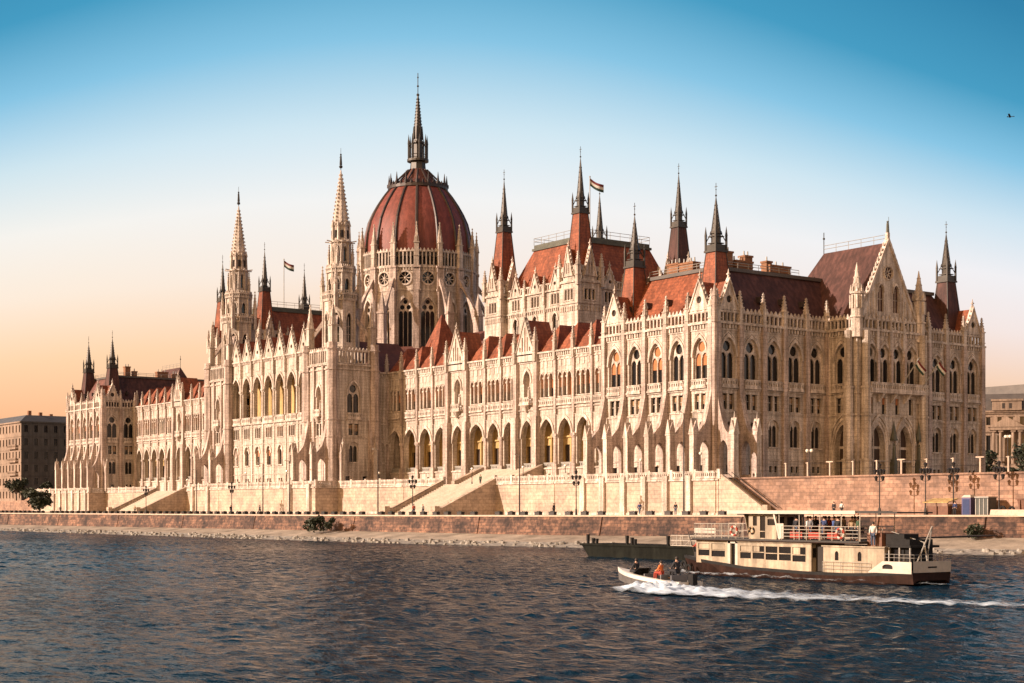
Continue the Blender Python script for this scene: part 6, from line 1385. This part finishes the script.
foam('wake_foam', 'white churned wake trailing behind the speedboat', [(90.2, -91.4), (92.5, -90.6), (97, -89.2), (103, -88.8), (110, -87.6), (118, -85.6), (128, -83)], [(89.6, -93.0), (92.3, -96.0), (97.8, -97.8), (104, -96.2), (111, -92.2), (118.5, -89.6), (128, -86)],
     lambda u, v: .30 * math.exp(-((u - .2) / .14) ** 2) + .10, 300, 28, lambda u, v: .58 * math.exp(-((u - .12) / .30) ** 2) + .20 + .30 * math.exp(-((v - .80) / .10) ** 2) * min(1, .4 + u) - .10 * math.exp(-((v - .35) / .22) ** 2) * min(1, u * 2), 3)
foam('bow_spray', 'white spray thrown up along the side of the speedboat', [(SX + 2.4, SYY - .85), (SX + 4, SYY - .9), (SX + 7.6, SYY - .6)], [(SX + 2.2, SYY - 1.5), (SX + 4, SYY - 2.6), (SX + 7.8, SYY - 3.0)], lambda u, v: .12 + .5 * u, 60, 14, lambda u, v: .42, 8)
foam('hull_foam', 'thin line of white water along the hull of the passenger boat', [(FX + .6, FY + 1.0), (FX + 6, FY - .0), (FX + 14, FY - .0), (FX + 30, FY + 1.5)], [(FX + .2, FY + .2), (FX + 6, FY - 1.0), (FX + 14, FY - .7), (FX + 30, FY + .6)], lambda u, v: .22, 90, 8, lambda u, v: .2 - .1 * u, 12)

# ------------------------------------------------------------------ quay clutter on the right
t = thing('violet_cabin', 'violet plastic toilet cabin with a pale domed lid against the red wall', 'toilet cabin', (48.2, -3.6, -1.1)); mb = MB(); mb.box(47.6, 48.9, -4.3, -3.0, -1.1, 1.15); mb.box(47.75, 48.75, -4.34, -4.3, -.95, .95, 1); mb.build('cabin', ['violet', 'c_navy'], t); mb = MB(); mb.sq(48.25, -3.65, 1.15, 1.4, 1.45, .9); mb.build('lid', ['white'], t)
t = thing('kiosk', 'grey green glazed kiosk between the violet cabin and the dumpster', 'kiosk', (50.6, -3.5, -1.1)); mb = MB(); mb.box(49.7, 51.5, -4.4, -2.8, -1.1, 1.1)
for u in (49.7, 50.25, 50.85, 51.42): mb.box(u, u + .1, -4.46, -4.4, -1.0, 1.0, 1)
mb.box(49.6, 51.6, -4.5, -2.7, 1.1, 1.25, 1); mb.build('glazed_walls', ['teal', 'steel'], t)
t = thing('stall', 'low wooden stall with a sloping ochre roof at the foot of the red wall', 'stall', (44.6, -4.5, -1.1)); mb = MB(); mb.hull8([(42.6, -5.4, .5), (46.4, -5.4, .5), (46.4, -3.4, .95), (42.6, -3.4, .95)], [(42.6, -5.4, .62), (46.4, -5.4, .62), (46.4, -3.4, 1.07), (42.6, -3.4, 1.07)]); mb.build('roof', ['ochre'], t); mb = MB(); mb.box(43.0, 46.0, -5.0, -3.5, -1.1, .1, 0)
for u in (42.8, 44.5, 46.2): mb.box(u - .06, u + .06, -5.2, -5.1, -1.1, .55)
mb.build('counter', ['rust'], t)
t = thing('dumpster', 'rusty brown open-topped container at the right end of the red wall', 'container', (57.5, -3, -1.1)); mb = MB(); mb.hull8([(56.0, -4.2, -1.0), (59.2, -4.2, -1.0), (59.2, -2.4, -1.0), (56.0, -2.4, -1.0)], [(55.5, -4.4, .9), (59.7, -4.4, .9), (59.7, -2.2, .9), (55.5, -2.2, .9)])
for i in range(7): mb.box(55.9 + .55 * i, 56.0 + .55 * i, -4.5, -4.28, -.9, .8)
mb.box(55.4, 59.8, -4.5, -2.1, .85, 1.0); mb.build('container', ['rust'], t)
t = thing('concrete_barrier', 'pale low concrete barrier in front of the dumpster', 'barrier', (57, -5, -1.1)); mb = MB(); mb.hull8([(52.6, -5.6, -1.1), (66, -5.6, -1.1), (66, -5.0, -1.1), (52.6, -5.0, -1.1)], [(52.6, -5.4, -.3), (66, -5.4, -.3), (66, -5.2, -.3), (52.6, -5.2, -.3)]); mb.build('barrier', ['kerb'], t)
for x, y, r, lb in ((53.4, -4.2, .55, 'black motor tyre leaning by the cluster lamp beside the kiosk'), (54.6, -4.1, .5, 'black motor tyre leaning just left of the dumpster')):
    mb = MB()
    for i in range(14): a, b = 2 * PI * i / 14, 2 * PI * (i + 1) / 14; mb.tube((x + r * .7 * math.cos(a), y, -.5 + r * math.sin(a)), (x + r * .7 * math.cos(b), y, -.5 + r * math.sin(b)), .14, 6)
    tag(mb.build('tyre', ['black']), lb, 'tyre')
for x, y, z, fc, kd, tp, lg, lb in ((-112, -24, -1.38, 1.4, 'walk', 'c_black', 'c_jean', 'person in black walking on the quay below the loggia'), (-103.5, -22, -1.38, -1.2, 'walk', 'c_grey', 'c_black', 'person in grey walking on the quay below the right spire'), (-49.5, -21, -1.3, 1.2, 'walk', 'c_red', 'c_jean', 'person in red walking at the foot of the right stone staircase'), (-47.5, -20.5, -1.3, 1.4, 'walk', 'c_white', 'c_jean', 'person in white walking at the foot of the right stone staircase'),
                                    (-15.4, -18, -1.2, -1.3, 'stand', 'c_black', 'c_black', 'person in black standing by the cluster lamp before the pale terrace wall'), (-.6, -14, -1.1, .5, 'walk', 'c_navy', 'c_jean', 'person in navy on the quay near the tallest mast'), (4.8, -12, -1.1, .5, 'stand', 'c_black', 'c_jean', 'person in black on the quay at the foot of the corner stair'), (29.5, -5.4, -1.05, .2, 'walk', 'c_white', 'c_black', 'person in white before the red wall'), (27.8, -5, -1.05, .2, 'stand', 'c_black', 'c_black', 'person in black before the red wall left of the one in white'),
                                    (47, -4.8, -1.05, .2, 'stand', 'c_navy', 'c_black', 'person in navy beside the violet cabin'), (60.5, -4.6, -1.05, .2, 'walk', 'c_grey', 'c_jean', 'person in grey right of the dumpster'), (-180, -16, -1.45, .8, 'walk', 'c_tan', 'c_black', 'person in tan on the quay at the left staircase'), (-219, -20, -1.5, .8, 'walk', 'c_black', 'c_black', 'person in black on the quay before the far left pavilion'), (-58.8, -1.2, 4.0, .4, 'stand', 'c_green', 'c_black', 'person in dark green at the top of the right staircase')): person(x, y, z, fc, kd, tp, lg, lb)

# ------------------------------------------------------------------ flags and bird
def flag(x, y, z, h, w, fh, ang, label, drop=.5, lean=(0, 0)):
    t = thing('flag', label, 'flag', (x, y, z)); mb = MB(); top = Vector((x + lean[0] * h, y + lean[1] * h, z + h)); mb.tube((x, y, z), top, .09, 6); mb.ball(tuple(top), .17); mb.build('flagpole', ['steel'], t)
    me = D.meshes.new('cloth'); vs = []; fs = []; mi = []; nu, nv = 14, 9
    for i in range(nu + 1):
        for j in range(nv + 1):
            u, v = i / nu, j / nv; wv = math.sin(u * 7 + v * 1.2) * .16 * u * w / 2
            q = top + Vector((-lean[0], -lean[1], -1)) * (.2 + v * fh) + Vector((math.cos(ang) * u * w - math.sin(ang) * wv, math.sin(ang) * u * w + math.cos(ang) * wv, -drop * w * u - .12 * w * math.sin(u * PI)))
            vs.append(tuple(q))
    for i in range(nu):
        for j in range(nv): a = i * (nv + 1) + j; fs.append((a, a + nv + 1, a + nv + 2, a + 1)); mi.append(j // 3)
    me.from_pydata(vs, [], fs); [me.materials.append(M[q]) for q in ('flag_r', 'flag_w', 'flag_g')]; me.polygons.foreach_set('material_index', mi); me.update()
    for p in me.polygons: p.use_smooth = True
    obj('cloth', me, t)
flag(-68.6, 31.5, 51.3, 13.0, 2.7, 1.5, R(54), 'red white and green flag flying from the pole on the right chamber roof'); flag(-197.2, 32, 51.3, 13.6, 2.6, 1.7, R(54), 'red white and green flag flying from the pole between the twin spires')
flag(7.8, 32.2, 18.9, 4.0, 1.3, .8, R(54), 'flag hanging from the left slanting pole on the south balcony', 1.3, (.75, .1)); flag(7.8, 37.2, 18.9, 4.0, 1.2, .8, R(54), 'flag hanging from the right slanting pole on the south balcony', 1.3, (.75, .1))
bx_, by_, bz_ = 167.6 + 140 * (-.81 + .32 * .586), -157.9 + 140 * (.586 + .32 * .81), 140 * 390 / 1553
t = thing('bird', 'tiny dark bird gliding alone in the upper right sky', 'bird', (bx_, by_, bz_), .6); mb = MB(); mb.ball((0, 0, 0), .12, 0, 8, 6, .6); mb.hull8([(-.1, -.05, 0), (.1, -.05, 0), (.1, .05, .02), (-.1, .05, .02)], [(-.15, -.7, .12), (.0, -.7, .12), (.0, -.7, .13), (-.15, -.7, .13)]); mb.hull8([(-.1, .05, 0), (.1, .05, 0), (.1, -.05, .02), (-.1, -.05, .02)], [(-.15, .7, .12), (.0, .7, .12), (.0, .7, .13), (-.15, .7, .13)])
mb.hull8([(.1, -.05, 0), (.1, .05, 0), (.1, .05, .03), (.1, -.05, .03)], [(.4, -.1, 0), (.4, .1, 0), (.4, .1, .02), (.4, -.1, .02)]); mb.ball((-.2, 0, .03), .06); mb.build('body', ['c_black'], t, (bx_, by_, bz_), .6)

# ------------------------------------------------------------------ water material
m, n, l, b = nt('river_water_surface'); geo = n.new('ShaderNodeNewGeometry')
b.inputs['Base Color'].default_value = (.004, .017, .032, 1); b.inputs['Roughness'].default_value = .08; b.inputs['Specular IOR Level'].default_value = .2; b.inputs['IOR'].default_value = 1.075
prev = None
for sc, amp, st, rz, dt in ((.75, .24, (1, 1.9, 1), .45, 4), (2.2, .08, (1, 1.6, 1), .9, 3)):
    mp = n.new('ShaderNodeMapping'); mp.inputs['Scale'].default_value = st; mp.inputs['Rotation'].default_value = (0, 0, rz); l.new(geo.outputs['Position'], mp.inputs['Vector'])
    nz = n.new('ShaderNodeTexNoise'); nz.inputs['Scale'].default_value = sc; nz.inputs['Detail'].default_value = dt; nz.inputs['Roughness'].default_value = .5; l.new(mp.outputs['Vector'], nz.inputs['Vector'])
    mu = n.new('ShaderNodeMath'); mu.operation = 'MULTIPLY'; mu.inputs[1].default_value = amp; l.new(nz.outputs['Fac'], mu.inputs[0])
    if prev is None: prev = mu.outputs[0]
    else: ad = n.new('ShaderNodeMath'); ad.operation = 'ADD'; l.new(prev, ad.inputs[0]); l.new(mu.outputs[0], ad.inputs[1]); prev = ad.outputs[0]
big = n.new('ShaderNodeTexNoise'); big.inputs['Scale'].default_value = .03; big.inputs['Detail'].default_value = 4; l.new(geo.outputs['Position'], big.inputs['Vector'])
bm2 = n.new('ShaderNodeMapRange'); bm2.inputs['From Min'].default_value = .35; bm2.inputs['From Max'].default_value = .65; bm2.inputs['To Min'].default_value = .35; bm2.inputs['To Max'].default_value = 1.45; l.new(big.outputs['Fac'], bm2.inputs['Value'])
pm = n.new('ShaderNodeMath'); pm.operation = 'MULTIPLY'; l.new(prev, pm.inputs[0]); l.new(bm2.outputs['Result'], pm.inputs[1]); prev = pm.outputs[0]
bp = n.new('ShaderNodeBump'); bp.inputs['Strength'].default_value = 1.; bp.inputs['Distance'].default_value = 1.0; l.new(prev, bp.inputs['Height']); l.new(bp.outputs['Normal'], b.inputs['Normal'])
def wave_sheet():
    x0, x1, y0, y1, st = -320., 152., -152., -11., .45
    nx, ny = int((x1 - x0) / st) + 1, int((y1 - y0) / st) + 1
    X, Y = np.meshgrid(np.linspace(x0, x1, nx), np.linspace(y0, y1, ny))
    edge = np.clip(np.minimum.reduce([X - x0, x1 - X, Y - y0, y1 - Y]) / 6, 0, 1)
    Zs = WZ + .02 + waves(X, Y) * edge + (edge - 1) * .06
    V = np.stack([X, Y, Zs], -1).reshape(-1, 3); a = (np.arange(ny - 1)[:, None] * nx + np.arange(nx - 1)[None, :]).reshape(-1)
    Fc = np.stack([a, a + 1, a + nx + 1, a + nx], -1)
    me = D.meshes.new('river_water'); me.vertices.add(len(V)); me.vertices.foreach_set('co', V.ravel()); me.loops.add(Fc.size); me.loops.foreach_set('vertex_index', Fc.ravel().astype(np.int32))
    me.polygons.add(len(Fc)); me.polygons.foreach_set('loop_start', np.arange(0, Fc.size, 4, dtype=np.int32)); me.polygons.foreach_set('use_smooth', np.ones(len(Fc), dtype=bool)); me.update(calc_edges=True); me.validate()
    o = obj('river_water', me); o['kind'] = 'structure'; me.materials.append(m)
wave_sheet()
river.data.materials[0] = m

# ------------------------------------------------------------------ camera, sky, sun
cd = D.cameras.new('camera'); cam = D.objects.new('camera', cd); COL.objects.link(cam); SC.camera = cam
cam.location = (167.6, -157.9, 0); fwd = Vector((-.8105, .5857, 0)); cam.rotation_euler = fwd.to_track_quat('-Z', 'Y').to_euler()
cd.sensor_width = 36; cd.lens = 36 * 1553 / 1024; cd.shift_y = (507 - 341.5) / 1024; cd.clip_start = .5; cd.clip_end = 20000
EL, AZ = R(20), R(-110)        # towards the sun: west-north-west, low
sd = Vector((math.cos(EL) * math.cos(AZ), math.cos(EL) * math.sin(AZ), math.sin(EL)))
ld = D.lights.new('sun', 'SUN'); lo_ = D.objects.new('sun', ld); COL.objects.link(lo_); lo_.location = (-200, -300, 200); lo_.rotation_euler = sd.to_track_quat('Z', 'Y').to_euler()
ld.energy = SUN_E; ld.angle = R(.5); ld.color = SUN_C
wd_ = D.worlds.new('World'); SC.world = wd_; wd_.use_nodes = True; n = wd_.node_tree.nodes; l = wd_.node_tree.links; bgn = n['Background']
sky = n.new('ShaderNodeTexSky'); sky.sky_type = 'NISHITA'; sky.sun_disc = False; sky.sun_elevation = EL; sky.sun_rotation = PI / 2 - AZ; sky.air_density = 1.2; sky.dust_density = 2.0; sky.ozone_density = 1.5
tc = n.new('ShaderNodeTexCoord'); sx = n.new('ShaderNodeSeparateXYZ'); l.new(tc.outputs['Generated'], sx.inputs[0])
rp = n.new('ShaderNodeValToRGB'); cr = rp.color_ramp; cr.interpolation = 'LINEAR'
while len(cr.elements) < len(SKY): cr.elements.new(.5)
for e, (p, c) in zip(cr.elements, SKY): e.position = p; e.color = (*c, 1)
hn = n.new('ShaderNodeVectorMath'); hn.operation = 'MULTIPLY'; hn.inputs[1].default_value = (1, 1, 0); l.new(tc.outputs['Generated'], hn.inputs[0])
hz = n.new('ShaderNodeVectorMath'); hz.operation = 'NORMALIZE'; l.new(hn.outputs[0], hz.inputs[0])
hd = n.new('ShaderNodeVectorMath'); hd.operation = 'DOT_PRODUCT'; l.new(hz.outputs[0], hd.inputs[0]); hd.inputs[1].default_value = (-.842, .539, 0)
hm_ = n.new('ShaderNodeMapRange'); hm_.inputs['From Min'].default_value = 1.; hm_.inputs['From Max'].default_value = .93; hm_.inputs['To Min'].default_value = 1.; hm_.inputs['To Max'].default_value = 1.42; l.new(hd.outputs['Value'], hm_.inputs['Value'])
zt_ = n.new('ShaderNodeMath'); zt_.operation = 'MULTIPLY'; l.new(sx.outputs['Z'], zt_.inputs[0]); l.new(hm_.outputs['Result'], zt_.inputs[1])
l.new(zt_.outputs[0], rp.inputs['Fac'])
mu = n.new('ShaderNodeVectorMath'); mu.operation = 'SCALE'; mu.inputs['Scale'].default_value = SKY_K; l.new(rp.outputs['Color'], mu.inputs[0])
# warm fill added to the unseen western sky, and a pinker east
gd = n.new('ShaderNodeVectorMath'); gd.operation = 'DOT_PRODUCT'; l.new(tc.outputs['Generated'], gd.inputs[0]); gd.inputs[1].default_value = FILL_DIR
mr = n.new('ShaderNodeMapRange'); mr.inputs['From Min'].default_value = .0; mr.inputs['From Max'].default_value = 1.; l.new(gd.outputs['Value'], mr.inputs['Value'])
pw = n.new('ShaderNodeMath'); pw.operation = 'POWER'; pw.inputs[1].default_value = 1.6; l.new(mr.outputs['Result'], pw.inputs[0])
gs = n.new('ShaderNodeVectorMath'); gs.operation = 'SCALE'; gs.inputs[0].default_value = FILL_GLOW; l.new(pw.outputs[0], gs.inputs['Scale'])
ga = n.new('ShaderNodeVectorMath'); ga.operation = 'ADD'; l.new(mu.outputs[0], ga.inputs[0]); l.new(gs.outputs[0], ga.inputs[1])
my_ = n.new('ShaderNodeMapRange'); my_.inputs['From Min'].default_value = .35; my_.inputs['From Max'].default_value = .85; l.new(sx.outputs['Y'], my_.inputs['Value'])
tn = n.new('ShaderNodeMixRGB'); tn.inputs['Color1'].default_value = (1.08, .97, .84, 1); tn.inputs['Color2'].default_value = (.96, .91, .97, 1); l.new(my_.outputs['Result'], tn.inputs['Fac'])
lowz = n.new('ShaderNodeMapRange'); lowz.inputs['From Min'].default_value = .10; lowz.inputs['From Max'].default_value = .22; l.new(sx.outputs['Z'], lowz.inputs['Value'])
tl = n.new('ShaderNodeMixRGB'); tl.inputs['Color2'].default_value = (1, 1, 1, 1); l.new(lowz.outputs['Result'], tl.inputs['Fac']); l.new(tn.outputs['Color'], tl.inputs['Color1']); tn = tl
tm = n.new('ShaderNodeVectorMath'); tm.operation = 'MULTIPLY'; l.new(ga.outputs[0], tm.inputs[0]); l.new(tn.outputs['Color'], tm.inputs[1])
mu = tm
mx = n.new('ShaderNodeMixRGB'); mx.inputs['Fac'].default_value = SKY_MIX; l.new(sky.outputs['Color'], mx.inputs['Color1']); l.new(mu.outputs[0], mx.inputs['Color2'])
l.new(mx.outputs['Color'], bgn.inputs['Color']); bgn.inputs['Strength'].default_value = SKY_S
vs = SC.view_settings; vs.view_transform = 'Standard'; vs.look = 'None'; vs.gamma = 1; vs.use_curve_mapping = False; vs.exposure = EXPO
SC.cycles.max_bounces = 6; SC.cycles.transparent_max_bounces = 12
